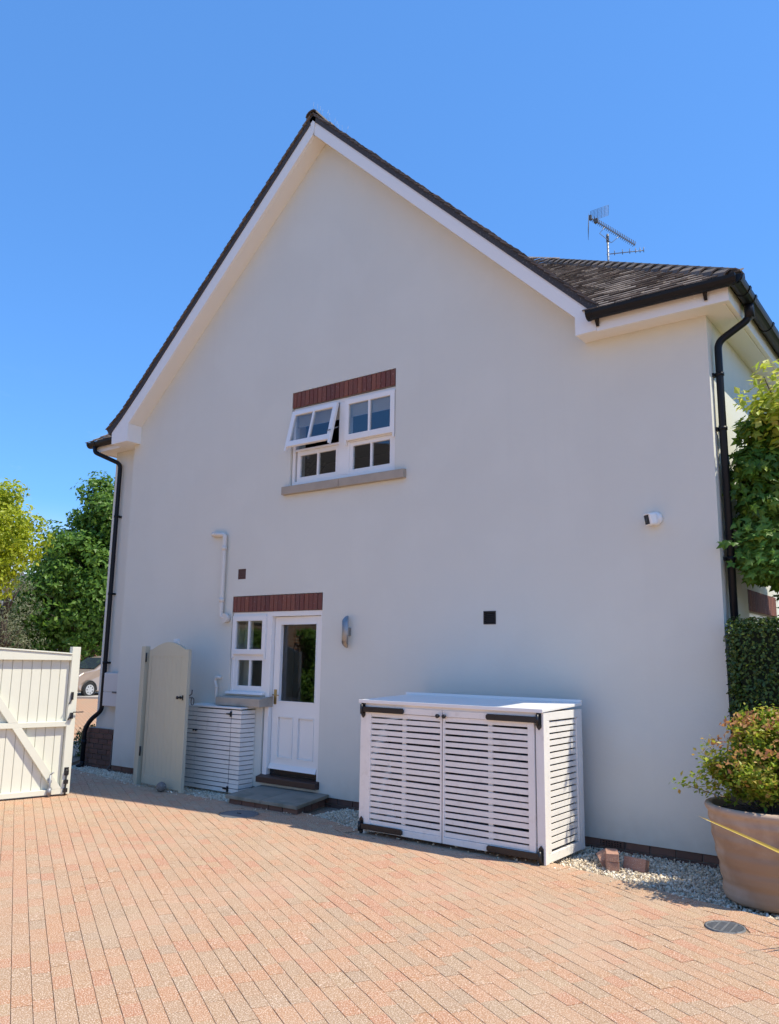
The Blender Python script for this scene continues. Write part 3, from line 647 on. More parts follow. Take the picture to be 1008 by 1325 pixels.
# ridge tiles on the gable, and hip tiles on the right hip
def half_round(p, q, r, parent, name='ridge_tile', n=7):
    p, q = Vector(p), Vector(q); d = (q-p).normalized(); up = Vector((0, 0, 1)); side = d.cross(up).normalized(); u = side.cross(d)
    b = MB(); ring = []
    for e, rr in ((p, r*1.06), (q, r*.97)):
        for k in range(n):
            a = math.pi*k/(n-1); ring.append(e+side*math.cos(a)*rr+u*math.sin(a)*rr*.8)
        for k in range(n):
            a = math.pi*k/(n-1); ring.append(e+side*math.cos(a)*(rr-.016)+u*(math.sin(a)*(rr-.016)*.8))
    F = []
    for k in range(n-1): F += [(k, k+1, 2*n+k+1, 2*n+k), (n+k, n+k+1, k+1, k)]
    b.add(ring, F); return b.obj(name, M['tilev'], parent)
for k in range(33): half_round((-6.69, -.30+k*.3, 8.825), (-6.69, -.30+k*.3+.33, 8.818), .095, roof)
pe = Vector((hx1-.07, EY+.07, EZ+.045)); hd = Vector((-1, 1, TPH)).normalized(); k = 0
while k < 24:
    a = pe+hd*(k*.22); half_round(a+Vector((0, 0, -.015)), a+hd*.26+Vector((0, 0, -.045)), .105, roof, 'hip_tile'); k += 1
hm = MB(); p_ = Vector((hx1-.06, EY+.08, EZ+.06)); hm.tube([p_, p_+Vector((-1, 1, TPH))*3.1], .06, 8); hm.obj('hip_mortar', M['darkmortar'], roof)
# solid under the little tiled foot at the left
MB().add([(-11.45, EYL, EZL), (-10.75, EYL, EZL), (-10.75, .45, EZL+TPH*.58), (-10.9, .45, EZL+TPH*.58), (-11.45, EYL, EZL-.04), (-10.75, EYL, EZL-.04), (-10.75, .45, EZL-.1), (-10.9, .45, EZL-.1)],
    [(0, 1, 2, 3), (4, 7, 6, 5), (0, 4, 5, 1), (1, 5, 6, 2), (2, 6, 7, 3), (3, 7, 4, 0)]).obj('roof_foot', M['darkmortar'], roof)
# bird spikes on the ridge
b = MB()
for k in range(12):
    x = -6.69+random.uniform(-.02, .02); y = -.25+k*.06
    b.tube([(x, y, 8.91), (x+random.uniform(-.02, .05), y, 9.05)], .0012, 4)
b.obj('bird_spikes', M['galv'], roof)
for k in range(11):
    pass
# ---------------- barge boards, box ends, fascia, soffit
barge_out_L = [(-10.73, 5.045), (-10.5, 5.235), (-10.05, 5.63), (-6.69, 8.81)]
MB().prism(barge_out_L+[(-6.69, 8.555), (-10.325, 5.13), (-10.325, 4.856), (-10.72, 4.856)], -.25, -.215, 'y').obj('barge_board', M['white'], house)
MB().prism([(-6.686, 8.81), (-2.82, 5.025), (-2.82, 4.84), (-3.038, 4.833), (-3.038, 5.027), (-6.663, 8.548)], -.25, -.215, 'y').obj('barge_board', M['white'], house)
MB().prism([(-6.745, 8.79), (-6.69, 8.835), (-6.635, 8.79), (-6.676, 8.55)], -.262, -.2505, 'y').obj('apex_block', M['white'], house)
MB().prism([(-10.719, 4.858), (-10.327, 4.858), (-10.327, 5.17), (-10.719, 5.03)], -.2149, -.001, 'y').obj('box_end', M['white'], house)
MB().prism([(-10.719, 4.858), (XL-.002, 4.858), (XL-.002, 4.95), (-10.719, 4.95)], -.0009, .154, 'y').obj('box_end', M['white'], house)
MB().prism([(-3.036, 4.835), (-2.80, 4.845), (-2.80, 4.95), (-3.036, 5.02)], -.2149, -.001, 'y').obj('box_end', M['soffit'], house)
MB().prism([(-10.326, 5.131), (-6.675, 8.556), (-6.675, 8.60), (-10.326, 5.175)], -.2148, -.001, 'y').obj('soffit', M['soffit'], house)
MB().prism([(-6.674, 8.556), (-3.037, 5.028), (-3.037, 5.07), (-6.674, 8.60)], -.2148, -.001, 'y').obj('soffit', M['soffit'], house)
MB().box((-2.819, -.245, 4.83), (-1.588, -.215, 4.985)).obj('fascia', M['white'], house)
MB().box((-1.612, -.2149, 4.83), (-1.588, YB+.3, 4.985)).obj('fascia', M['soffit'], house)
MB().box((-2.799, -.2148, 4.842), (-1.6125, -.001, 4.855)).obj('soffit', M['soffit'], house)
MB().box((-1.8495, -.0009, 4.842), (-1.6125, YB+.3, 4.855)).obj('soffit', M['soffit'], house)
MB().box((-1.66, -.15, 4.834), (-1.635, YB+.3, 4.8415)).obj('soffit_vent', M['soffit'], house)
MB().box((-11.40, -.075, 4.85), (-10.721, -.055, 5.0)).obj('fascia', M['soffit'], house)
MB().box((-11.40, -.0549, 4.85), (-11.38, YB+.3, 5.0)).obj('fascia', M['soffit'], house)
MB().box((-11.379, -.0548, 4.862), (-10.7195, .154, 4.873)).obj('soffit', M['soffit'], house)
MB().box((-11.379, .1545, 4.862), (-11.151, YB+.3, 4.873)).obj('soffit', M['soffit'], house)
# ---------------- gutters
def gutter(p, q, r=.067, seg=8):
    p, q = Vector(p), Vector(q); d = (q-p).normalized(); sd = Vector((0, 0, 1)).cross(d).normalized(); b = MB(); ring = []
    for e in (p, q):
        for rr in (r, r-.006):
            for k in range(seg+1):
                a = math.pi+math.pi*k/seg; ring.append(e+sd*math.cos(a)*rr+Vector((0, 0, math.sin(a)*rr*1.15)))
    n = seg+1; F = []
    for k in range(seg): F += [(k, k+1, 2*n+k+1, 2*n+k), (n+k+1, n+k, 3*n+k, 3*n+k+1), (k+1, k, n+k, n+k+1), (2*n+k, 2*n+k+1, 3*n+k+1, 3*n+k)]
    F += [(0, 2*n, 3*n, n), (seg, n+seg, 3*n+seg, 2*n+seg)]
    F += [tuple(n+k for k in range(n)), tuple(3*n+k for k in range(n))]
    b.add(ring, F, False); return b.obj('gutter', M['gutter'], house)
def clipb(par, p, d, r=.073, w=.04): # bracket or union around a gutter
    p, d = Vector(p), Vector(d).normalized(); sd = Vector((0, 0, 1)).cross(d).normalized(); ring = []
    for e in (p-d*w/2, p+d*w/2):
        for k in range(9):
            a = math.pi+math.pi*k/8; ring.append(e+sd*math.cos(a)*r+Vector((0, 0, math.sin(a)*r*1.15+.004)))
    b = MB().add(ring, [(k, k+1, 9+k+1, 9+k) for k in range(8)]+[tuple(range(9)), tuple(range(9, 18))]); return b.obj('bracket', M['gutter'], par)
GY = -.318; GZ = 5.005
g1 = gutter((-2.88, GY, GZ), (-1.50, GY, GZ)); clipb(g1, (-2.84, GY, GZ), (1, 0, 0)); clipb(g1, (-1.52, GY, GZ), (1, 0, 0), w=.05)
clipb(g1, (-2.865, GY, GZ), (1, 0, 0), r=.077, w=.02)
for bx in (-2.80, -1.78): MB().prism([(-.30, 4.93), (-.251, 4.96), (-.251, 4.875), (-.262, 4.87)], bx-.014, bx+.014, 'x').obj('bracket', M['gutter'], g1)
GX = -1.515
g2 = gutter((GX, GY-.03, GZ), (GX, YB+.3, GZ))
for yy in (-.30, -.02, .2, .95, 1.7, 2.45, 3.2, 4.0): clipb(g2, (GX, yy, GZ), (0, 1, 0), r=.076, w=.05)
g3 = gutter((-11.5, EYL+.01, 5.0), (-10.78, EYL+.01, 5.0)); clipb(g3, (-11.47, EYL+.01, 5.0), (1, 0, 0)); clipb(g3, (-10.82, EYL+.01, 5.0), (1, 0, 0)); clipb(g3, (-11.33, EYL+.01, 5.0), (1, 0, 0), w=.1)
gutter((-11.46, EYL, 5.0), (-11.46, YB, 5.0))
def bend(pts, rad=.05, n=5):
    out = [Vector(pts[0])]
    for a, b, c in zip(pts[:-2], pts[1:-1], pts[2:]):
        a, b, c = Vector(a), Vector(b), Vector(c); u = (a-b).normalized(); w = (c-b).normalized(); r = min(rad, (a-b).length*.45, (c-b).length*.45)
        for k in range(n+1):
            t = k/n; out.append((b+u*r)*(1-t)**2+b*2*t*(1-t)+(b+w*r)*t*t)
    out.append(Vector(pts[-1])); return out
dp = MB().tube(bend([(-11.33, EYL, 4.95), (-11.33, EYL, 4.84), (-10.935, .085, 4.64), (-10.935, .085, .80), (-11.10, .02, .66), (-11.17, -.02, .52), (-11.17, -.02, -.03)], .07), .034, 14).obj('downpipe', M['gutter'], house)
for zz in (3.77, 2.55, 1.5): MB().lathe([(.034, 0), (.041, 0), (.041, .035), (.034, .035)], (-10.935, .085, zz), 14).box((-10.93, .09, zz), (-10.89, .155, zz+.03)).obj('bracket', M['gutter'], dp)
MB().lathe([(.034, 0), (.042, 0), (.042, .07), (.034, .07)], (-11.17, -.02, .30), 14).obj('collar', M['gutter'], dp)
MB().tube(bend([(-11.17, -.02, .06), (-11.17, -.02, .0), (-11.20, -.09, -.03)], .03), .037, 14).obj('shoe', M['gutter'], dp)
dp = MB().tube(bend([(GX, .2, 4.99), (GX, .2, 4.80), (-1.79, .12, 4.60), (-1.79, .12, 0)], .07), .034, 14).obj('downpipe', M['gutter'], house)
MB().tube([(GX, .2, 4.97), (GX, .2, 4.80)], .043, 14).obj('outlet', M['gutter'], dp)
for zz in (4.27, 3.75, 2.55, 1.5): MB().lathe([(.034, 0), (.041, 0), (.041, .03), (.034, .03)], (-1.79, .12, zz), 14).box((-1.85, .09, zz), (-1.83, .15, zz+.03)).box((-1.84, .11, zz), (-1.80, .13, zz+.03)).obj('bracket', M['gutter'], dp)
# wall pipes
wp = MB().tube(bend([(-8.50, .0, 3.29), (-8.48, -.05, 3.29), (-8.235, -.05, 3.265), (-8.235, -.05, 2.16), (-8.15, -.05, 2.14), (-8.14, .0, 2.14)], .035), .030, 14).obj('waste_pipe', M['pvc'], house)
MB().tube([(-8.15, -.0, 2.14), (-8.15, -.075, 2.14)], .062, 18).obj('terminal', M['pvc'], wp)
MB().tube([(-8.48, -.05, 3.29), (-8.42, -.05, 3.285)], .035, 14).obj('socket', M['pvc'], wp)
for zz in (3.05, 2.35): MB().tube([(-8.235, -.05, zz), (-8.235, -.05, zz+.06)], .035, 14).obj('socket', M['pvc'], wp)
wp = MB().tube(bend([(-8.23, .0, 1.36), (-8.23, -.035, 1.365), (-8.26, -.05, 1.37), (-8.29, -.05, 1.33), (-8.25, -.05, 1.24), (-8.25, -.05, .9)], .03), .022, 12).obj('overflow_pipe', M['pvc'], house)
MB().tube([(-8.25, -.05, 1.235), (-8.25, -.05, 1.25)], .028, 12).box((-8.25, -.055, 1.237), (-8.15, -.045, 1.247)).obj('bracket', M['pvc'], wp)
# cable and tap stub at the left corner
MB().tube(bend([(-10.52, .06, .42), (-10.56, .05, .36), (-10.56, .05, .05), (-10.60, .02, -.02)], .04), .008, 6).obj('cable', M['grey'], house)
# side window in the right-hand wall with its brick lintel
sw = MB().prism([(.95, 1.05), (2.2, 1.05), (2.2, 2.15), (.95, 2.15)], XR-.14, XR-.06, 'x', [[(1.0, 1.1), (1.55, 1.1), (1.55, 2.1), (1.0, 2.1)], [(1.6, 1.1), (2.15, 1.1), (2.15, 2.1), (1.6, 2.1)]]).obj('window', M['white'], house)
MB().box((XR-.105, .99, 1.09), (XR-.1, 2.16, 2.11)).obj('pane', M['glass'], sw)
lt = MB().box((XR-.25, .93, 2.152), (XR-.012, 2.22, 2.362)).obj('lintel', M['mortar'], house)
for k in range(17):
    p = inv(lt) @ Vector((XR+.003, .968+k*.075, 2.257)); link('brick', brick_mesh(.067, .205, .03, M['redbrick'], 'sw'), lt, p, (0, 0, math.pi/2))

# ================================================================== FIXTURES ON THE WALL
mb = thing('meter_box', (-10.68, .15, .88), 'white plastic meter cupboard on the set-back wall beside the left downpipe', 'meter box')
MB().box((-10.855, .04, .875), (-10.505, .154, 1.37)).obj('case', M['metre'], mb, bevel=.012)
MB().box((-10.85, .030, 1.09), (-10.51, .0395, 1.365)).obj('door', M['metre'], mb, bevel=.004)
MB().box((-10.85, .030, .88), (-10.51, .0395, 1.083)).obj('door', M['metre'], mb, bevel=.004)
MB().box((-10.62, .022, 1.072), (-10.52, .0295, 1.098)).obj('catch', M['grey'], mb)
sc_ = thing('security_camera', (-2.43, 0, 2.95), 'small white dome security camera high on the wall at right', 'security camera')
MB().tube([(-2.40, 0, 2.96), (-2.40, -.025, 2.96), (-2.40, -.05, 2.96), (-2.40, -.062, 2.96)], [.065, .065, .055, .03], 28).obj('mount', M['white'], sc_)
d = Vector((-.62, -.75, -.18)).normalized(); p0 = Vector((-2.40, -.055, 2.955))
bd = MB().bar(p0-d*.01, p0+d*.075, .105, .115).obj('body', M['white'], sc_, bevel=.02)
MB().bar(p0+d*.0755, p0+d*.079, .07, .085).obj('lens_face', M['lens'], sc_, bevel=.001)
MB().bar(p0+d*.03+Vector((0, 0, .052)), p0+d*.09+Vector((0, 0, .050)), .088, .006).obj('hood', M['white'], sc_)
MB().tube([p0+d*.0792, p0+d*.082], .017, 16).obj('lens', M['carglass'], sc_)
wlmp = thing('wall_lamp', (-6.07, 0, 1.94), 'unlit brushed steel up and down wall lamp right of the back door', 'wall lamp')
def slant_tube(cx, cy, r, z0, z1, s):
    n = 28; V = []
    for (rr, zz, k0) in ((r, z0, 1), (r, z1, -1), (r-.004, z1, -1), (r-.004, z0, 1)):
        for k in range(n):
            a = 2*math.pi*k/n; yy = math.sin(a)*rr; V.append((cx+math.cos(a)*rr, cy+yy, zz-k0*yy*1.1))
    F = []
    for j in range(4):
        for k in range(n): F.append((j*n+k, j*n+(k+1) % n, ((j+1) % 4)*n+(k+1) % n, ((j+1) % 4)*n+k))
    return MB().add(V, F, True)
slant_tube(-6.05, -.085, .038, 1.80, 2.09, -.9).obj('cylinder', M['steel'], wlmp)
MB().box((-6.075, -.05, 1.90), (-6.03, 0, 1.99)).obj('bracket', M['steel'], wlmp, bevel=.003)
for zz in (1.86, 2.03): MB().tube([(-6.05, -.085, zz), (-6.05, -.085, zz+.01)], .033, 20).obj('lens', M['blind'], wlmp)

# TV aerial behind the hip
AB = Vector((-4.55, 7.3, 7.3))
def ray_pt(px, py, dist):
    q = Vector(((px-504)/1039.765, -(py-662.5)/1039.765, -1)); w = co.matrix_world.to_3x3() @ q; return Vector((0, -7.4, 1.65))+w*dist
DA = 17.0
a0 = ray_pt(786.5, 372, DA); a1 = ray_pt(786.0, 303, DA)
a0 = Vector((a1.x, a1.y, a0.z-.4))
an = thing('tv_aerial', tuple(a0), 'rooftop television aerial on a steel mast above the tiled hip', 'aerial')
MB().tube([a0, a1], .022, 10).obj('mast', M['galv'], an)
p, q = ray_pt(764, 282, DA+.1), ray_pt(822, 317, DA-.25); d = (q-p); dn = d.normalized(); upv = Vector((0, 0, 1)); sd = dn.cross(upv).normalized(); uv = sd.cross(dn)
MB().bar(p, q, .022, .022).obj('boom', M['galv'], an)
for k in range(24):
    c = p+d*(.08+.9*k/23); hl = .10; el = MB().tube([c-sd*hl+uv*.02, c+sd*hl+uv*.02], .006, 5).tube([c+uv*-.06, c+uv*.05], .006, 5); el.obj('element', M['wire'], an)
MB().box((-.04, -.04, -.03), (.04, .04, .05), Matrix.Translation(p+d*.13)).obj('junction_box', M['grey'], an)
MB().box((-.025, -.025, -.05), (.025, .025, .06), Matrix.Translation(p)).obj('reflector_clamp', M['grey'], an)
rf = MB()
for sgn in (1, -1):
    for i in range(6):
        o_ = dn*(-.02+.045*i)+uv*(sgn*(.03+.062*i)); rf.tube([p+o_-sd*.2, p+o_+sd*.2], .0035, 4)
    for j in range(9):
        s2 = sd*(-.2+.05*j); rf.tube([p+s2+uv*sgn*.03-dn*.02, p+s2+dn*.205+uv*sgn*.34], .0035, 4)
rf.obj('reflector', M['wire'], an)
c = a1+Vector((0, 0, -.02)); MB().tube([p+d*.33, p+d*.33+uv*-.18, p+d*.62+uv*-.22, p+d*.66+uv*-.0], .008, 6).obj('stay', M['galv'], an)
MB().tube([c, c+Vector((0, 0, -.16))], .032, 8).obj('clamp', M['grey'], an)
p, q = ray_pt(786, 329, DA), ray_pt(833, 324, DA-.35); d = q-p; b = MB().tube([p-d*.02, q], .010, 6).obj('boom', M['galv'], an)
for t in (.2, .42, .62, .78, .9, 1.0):
    c = p+d*t; MB().tube([c-Vector((0, 0, .04)), c+Vector((0, 0, .07))], .008, 5).obj('element', M['grey'], an)

# ================================================================== BIN STORE (large, slatted)
bs = thing('bin_store', (-4.07, -.62, 0), 'large white slatted bin store with two doors and long black strap hinges', 'bin store')
X0, X1, YF, YK, ZT = -5.05, -3.09, -1.02, -.225, 1.235
WW = M['whitewood']
def bx(a, b, name, m=WW, par=None, bevel=.0025): return MB().box(a, b).obj(name, m, par, bevel=bevel)
for (xa, xb, ya, yb_) in ((X0, X0+.07, YF, YF+.07), (X1-.075, X1, YF, YF+.07), (X0, X0+.07, YK-.07, YK), (X1-.07, X1, YK-.07, YK)): bx((xa, ya, .0 if ya == YF else .0), (xb, yb_, ZT-.02), 'post', par=bs)
bx((X0+.071, YF+.001, ZT-.075), (X1-.076, YF+.045, ZT-.021), 'rail', par=bs)
bx((X1-.045, YF+.071, ZT-.09), (X1-.001, YK-.071, ZT-.021), 'rail', par=bs); bx((X1-.045, YF+.071, .005), (X1-.001, YK-.071, .075), 'rail', par=bs)
bx((X0+.001, YF+.071, .005), (X0+.045, YK-.071, .075), 'rail', par=bs)
bx((X1-.045, YF+.071, .076), (X1-.001, YF+.115, ZT-.091), 'stile', par=bs); bx((X1-.045, YK-.115, .076), (X1-.001, YK-.071, ZT-.091), 'stile', par=bs)
MB().prism([(YF-.022, ZT-.018), (YK-.0, ZT+.012), (YK-.0, ZT+.037), (YF-.022, ZT+.006)], X0-.006, X1+.006, 'x').obj('lid', M['white'], bs, bevel=.003)
bx((X0-.006, YK-.03, ZT+.036), (X1+.006, YK+.0, ZT+.062), 'upstand', M['white'], bs)
bx((X0-.006, YF-.031, ZT-.022), (X1+.006, YF-.0225, ZT+.010), 'lid_edge', M['white'], bs)
# back and floor panels, dark inside
def sag(): return random.gauss(0, .0012)
DX = [(-4.975, -4.098), (-4.088, -3.175)]; ZB, ZD = .035, 1.185
for di, (xa, xb) in enumerate(DX):
    dr_ = MB().prism([(xa, ZB), (xb, ZB), (xb, ZD), (xa, ZD)], YF-.012, YF+.018, 'y', [[(xa+.06, ZB+.055), (xb-.018, ZB+.055), (xb-.018, ZD-.055), (xa+.06, ZD-.055)]] if di == 0 else [[(xa+.018, ZB+.055), (xb-.06, ZB+.055), (xb-.06, ZD-.055), (xa+.018, ZD-.055)]]).obj('door', WW, bs, bevel=.002)
    mid = (xa+xb)/2+(.02 if di else 0)
    MB().box((mid-.022, YF+.016, ZB+.03), (mid+.022, YF+.034, ZD-.03)).obj('stile', WW, dr_)
    n = 19; pitch = (ZD-ZB-.10)/n
    for k in range(n):
        zc = ZB+.05+(k+.5)*pitch; t = random.gauss(0, .0022)
        xs, xe = (xa+.055, xb-.014) if di == 0 else (xa+.014, xb-.055)
        MB().add([(xs, YF-.002, zc-.0195+sag()), (xe, YF-.002, zc-.0195+t), (xe, YF+.0145, zc-.0195+t), (xs, YF+.0145, zc-.0195), (xs, YF-.002, zc+.0195), (xe, YF-.002, zc+.0195+t), (xe, YF+.0145, zc+.0195+t), (xs, YF+.0145, zc+.0195)],
            [(0, 3, 2, 1), (4, 5, 6, 7), (0, 1, 5, 4), (1, 2, 6, 5), (2, 3, 7, 6), (3, 0, 4, 7)]).obj('slat', WW, dr_)
    kx = xb-.03 if di == 0 else xa+.03
    kn = MB(); kn.tube([(kx, YF-.012, 1.135), (kx, YF-.03, 1.135)], .007, 8); kn.tube([(kx, YF-.028, 1.135), (kx, YF-.034, 1.135), (kx, YF-.05, 1.135), (kx, YF-.055, 1.135)], [.012, .019, .019, .01], 14); kn.obj('knob', M['black'], dr_)
n = 20
for k in range(n):
    zc = .10+k*(ZT-.09-.10)/(n-.0)+.02
    MB().box((X1-.03, YF+.11, zc-.019), (X1-.012, YK-.11, zc+.019)).obj('slat', WW, bs)
    MB().box((X0+.012, YF+.071, zc-.019), (X0+.03, YK-.071, zc+.019)).obj('slat', WW, bs)
MB().box((X0+.071, YK-.03, .02), (X1-.071, YK-.015, ZT-.03)).obj('back_panel', M['grey'], bs)
# strap hinges
for (hx, zz, sg) in ((X0+.035, 1.155, 1), (X0+.035, .07, 1), (X1-.04, 1.155, -1), (X1-.04, .065, -1)):
    ln = .50; yh = YF-.0335
    h_ = MB(); h_.prism([(hx, zz-.026), (hx+sg*(ln-.015), zz-.026), (hx+sg*ln, zz-.012), (hx+sg*ln, zz+.012), (hx+sg*(ln-.015), zz+.026), (hx, zz+.026)], yh, yh+.012, 'y')
    h_.box((min(hx+sg*.03, hx+sg*.4), yh+.013, zz-.02), (max(hx+sg*.03, hx+sg*.4), yh+.0205, zz+.02))
    o = h_.obj('hinge', M['black'], bs, bevel=.003)
    pl = MB(); pl.prism([(hx-.022, zz-.06), (hx, zz-.085), (hx+.022, zz-.06), (hx+.022, zz+.06), (hx, zz+.085), (hx-.022, zz+.06)], YF-.010, YF-.001, 'y')
    pl.tube([(hx, yh-.002, zz-.045), (hx, yh-.002, zz+.045)], .014, 12); pl.box((hx-.012, yh, zz-.04), (hx+.012, YF-.009, zz+.04)); pl.obj('hinge_plate', M['black'], o)
    for t in (.12, .22, .42): MB().tube([(hx+sg*t, yh-.004, zz), (hx+sg*t, yh+.001, zz)], .007, 8).obj('bolt', M['black'], o)
# two wheelie bins glimpsed through the slats
for i, (bx_, cc) in enumerate(((-4.55, (.02, .02, .022)), (-3.65, (.015, .03, .05)))):
    m_ = mat('bin_plastic', cc, .5); t = thing('wheelie_bin', (bx_, -.6, 0), ('black wheeled bin behind the left door of the large bin store', 'dark blue wheeled bin behind the right door of the large bin store')[i], 'wheelie bin', 0, 'bins in the slatted store')
    MB().add([(-.2, -.22, .06), (.2, -.22, .06), (.2, .2, .06), (-.2, .2, .06), (-.28, -.29, .95), (.28, -.29, .95), (.28, .27, .95), (-.28, .27, .95)], [(0, 3, 2, 1), (4, 5, 6, 7), (0, 1, 5, 4), (1, 2, 6, 5), (2, 3, 7, 6), (3, 0, 4, 7)]).obj('body', m_, t, world=False, bevel=.02)
    MB().prism([(-.31, .955), (.28, .955), (.28, 1.0), (-.1, 1.04), (-.31, 1.0)], -.295, .295, 'x').obj('lid', m_, t, world=False, bevel=.01)
    for s_ in (-1, 1): MB().tube([(s_*.22, .24, .1), (s_*.27, .24, .1)], .1, 18).obj('wheel', M['rubber'], t, world=False)

# ================================================================== SMALL SLATTED CABINET
cb = thing('slatted_cupboard', (-8.06, -.13, 0), 'small white slatted cupboard against the wall below the stone sill', 'cupboard')
CX0, CX1, CYF, CZ0, CZ1 = -8.57, -7.548, -.25, -.01, 1.015
bx((CX0, CYF+.022, CZ0), (CX1-.022, -.002, CZ1-.05), 'carcass', M['grey'], cb, 0)
MB().prism([(CYF-.012, CZ1-.022), (-.0, CZ1-.01), (-.0, CZ1+.008), (CYF-.012, CZ1-.002)], CX0-.01, CX1+.006, 'x').obj('lid', M['white'], cb, bevel=.003)
SEA, SEB = -8.37, -7.725; n = 18; pit = (CZ1-.03-CZ0)/n
dd = bx((SEA+.004, CYF+.004, CZ0+.01), (SEB-.004, CYF+.021, CZ0+.04), 'door', WW, cb, 0)
for k in range(n):
    z0_ = CZ0+k*pit+.003; z1_ = CZ0+(k+1)*pit-.006
    for (xa, xb, par) in ((CX0, SEA-.003, cb), (SEA+.003, SEB-.003, dd), (SEB+.003, CX1, cb)):
        t = random.gauss(0, .0015); dy = random.uniform(0, .003)
        MB().box((xa, CYF+dy-(.002 if par is dd else 0), z0_+t), (xb, CYF+.0205 if par is cb else CYF+.0035, z1_+t)).obj('slat', WW, par, bevel=.0015)
    MB().box((CX1-.0215, CYF+.0215, z0_), (CX1-.001, -.004, z1_)).obj('slat', WW, cb, bevel=.0015)
for zz in (.93, .0+.035):
    h_ = MB().box((SEB-.012, CYF-.012, zz-.032), (SEB+.014, CYF-.004, zz+.032)); h_.prism([(SEB-.012, zz-.012), (SEB-.085, zz-.007), (SEB-.085, zz+.007), (SEB-.012, zz+.012)], CYF-.011, CYF-.004, 'y'); h_.tube([(SEB-.002, CYF-.015, zz-.035), (SEB-.002, CYF-.015, zz+.035)], .006, 8); h_.obj('hinge', M['black'], cb)
kn = MB()
for kx in (SEA-.022, SEA+.024): kn.tube([(kx, CYF-.001, .70), (kx, CYF-.02, .70), (kx, CYF-.024, .70), (kx, CYF-.034, .70)], [.006, .006, .013, .01], 12)
kn.box((SEA-.02, CYF-.018, .695), (SEA+.024, CYF-.014, .705)); kn.obj('latch', M['black'], cb)

# ================================================================== GARDEN GATE LEAF standing open against the wall
gl = thing('garden_gate', (-9.0, -.55, 0), 'sage green arched wooden side gate standing open against the wall', 'gate', math.atan2(-.125, .94))
GWd, SG = .945, M['sage']
def arch(u): return 1.715+.095*math.sin(math.pi*min(1, max(0, (u-.06)/(GWd-.13))))
top = [(GWd-.062-(GWd-.124)*k/16, arch(GWd-.062-(GWd-.124)*k/16)) for k in range(17)]
MB().prism([(.063, 1.63), (GWd-.063, 1.63)]+top, -.023, .022, 'y').obj('rail', SG, gl, world=False, bevel=.003)
MB().box((.063, -.0225, .02), (GWd-.063, .022, .13)).obj('rail', SG, gl, world=False, bevel=.003)
MB().box((0, -.023, .02), (.062, .023, 1.715)).obj('stile', SG, gl, world=False, bevel=.003)
MB().box((GWd-.062, -.023, .0), (GWd, .023, 1.72)).obj('stile', SG, gl, world=False, bevel=.003)
nb = 8; bw = (GWd-.126)/nb
for k in range(nb): MB().prism([(.063+k*bw+.001, -.014), (.063+k*bw+.004, -.018), (.063+(k+1)*bw-.004, -.018), (.063+(k+1)*bw-.001, -.014), (.063+(k+1)*bw-.001, .0), (.063+k*bw+.001, .0)], .131, 1.629, 'z').obj('board', SG, gl, world=False)
MB().box((.10, .024, .5), (GWd-.1, .05, .6)).obj('back_rail', SG, gl, world=False)
kn = MB(); kz = 1.125; kx = GWd-.13
kn.tube([(kx, -.018, kz), (kx, -.026, kz)], .02, 16); kn.tube([(kx, -.026, kz), (kx, -.05, kz), (kx, -.055, kz), (kx, -.075, kz), (kx, -.08, kz)], [.008, .008, .02, .02, .01], 16); kn.box((kx+.045, -.028, kz-.03), (kx+.07, -.023, kz+.03)); kn.tube([(kx+.058, -.026, kz), (kx+.058, -.045, kz)], .012, 10); kn.obj('knob', M['black'], gl, world=False)
rl = MB(); rl.tube([(GWd-.02, .03, kz+.02), (GWd+.035, .035, kz+.05), (GWd+.04, .035, kz+.10)], .007, 8)
rl.tube([(GWd+.035+.032*math.cos(a), .05, kz-.04+.045*math.sin(a)) for a in np.linspace(0, 2*math.pi, 18)], .005, 6, False); rl.tube([(GWd-.03, .03, kz), (GWd+.035, .05, kz+.004)], .006, 6); rl.obj('ring_latch', M['black'], gl, world=False)
gp_ = thing('gate_post', (-9.085, -.555, 0), 'slim sage green post behind the hinge side of the arched gate', 'post')
MB().box((-.055, -.045, -.04), (.025, .035, 1.755)).obj('post', SG, gp_, world=False, bevel=.004)
for zz in (.35, 1.55): MB().tube([(.035, -.03, zz), (.035, -.03, zz+.12)], .010, 10).obj('hinge', M['black'], gp_, world=False)
gp2 = thing('gate_post', (-8.80, -.30, 0), 'white post end showing just above the arched gate', 'post')
MB().box((-.03, -.03, -.04), (.03, .03, 1.86)).obj('post', M['white'], gp2, world=False, bevel=.004)
bl = thing('stone_ball', (-8.33, -.78, 0), 'rough grey stone ball holding the arched gate open', 'door stop')
bm_ = MB(); bm_.lathe([(.01, -.002)]+[(.062*math.sin(math.pi*(k+.6)/13), .058-.058*math.cos(math.pi*(k+.6)/13)) for k in range(12)]+[(.002, .117)], (0, 0, 0), 20, .04); bm_.obj('ball', M['stoneball'], bl, world=False)

# ================================================================== DRIVEWAY GATE (left)
UD = Vector((-.237946, -.971278, 0)); NN = Vector((.971278, -.237946, 0))
dg = thing('driveway_gate', (-8.990, -1.634, 0), 'large cream boarded driveway gate with a diagonal brace, open at left', 'gate')
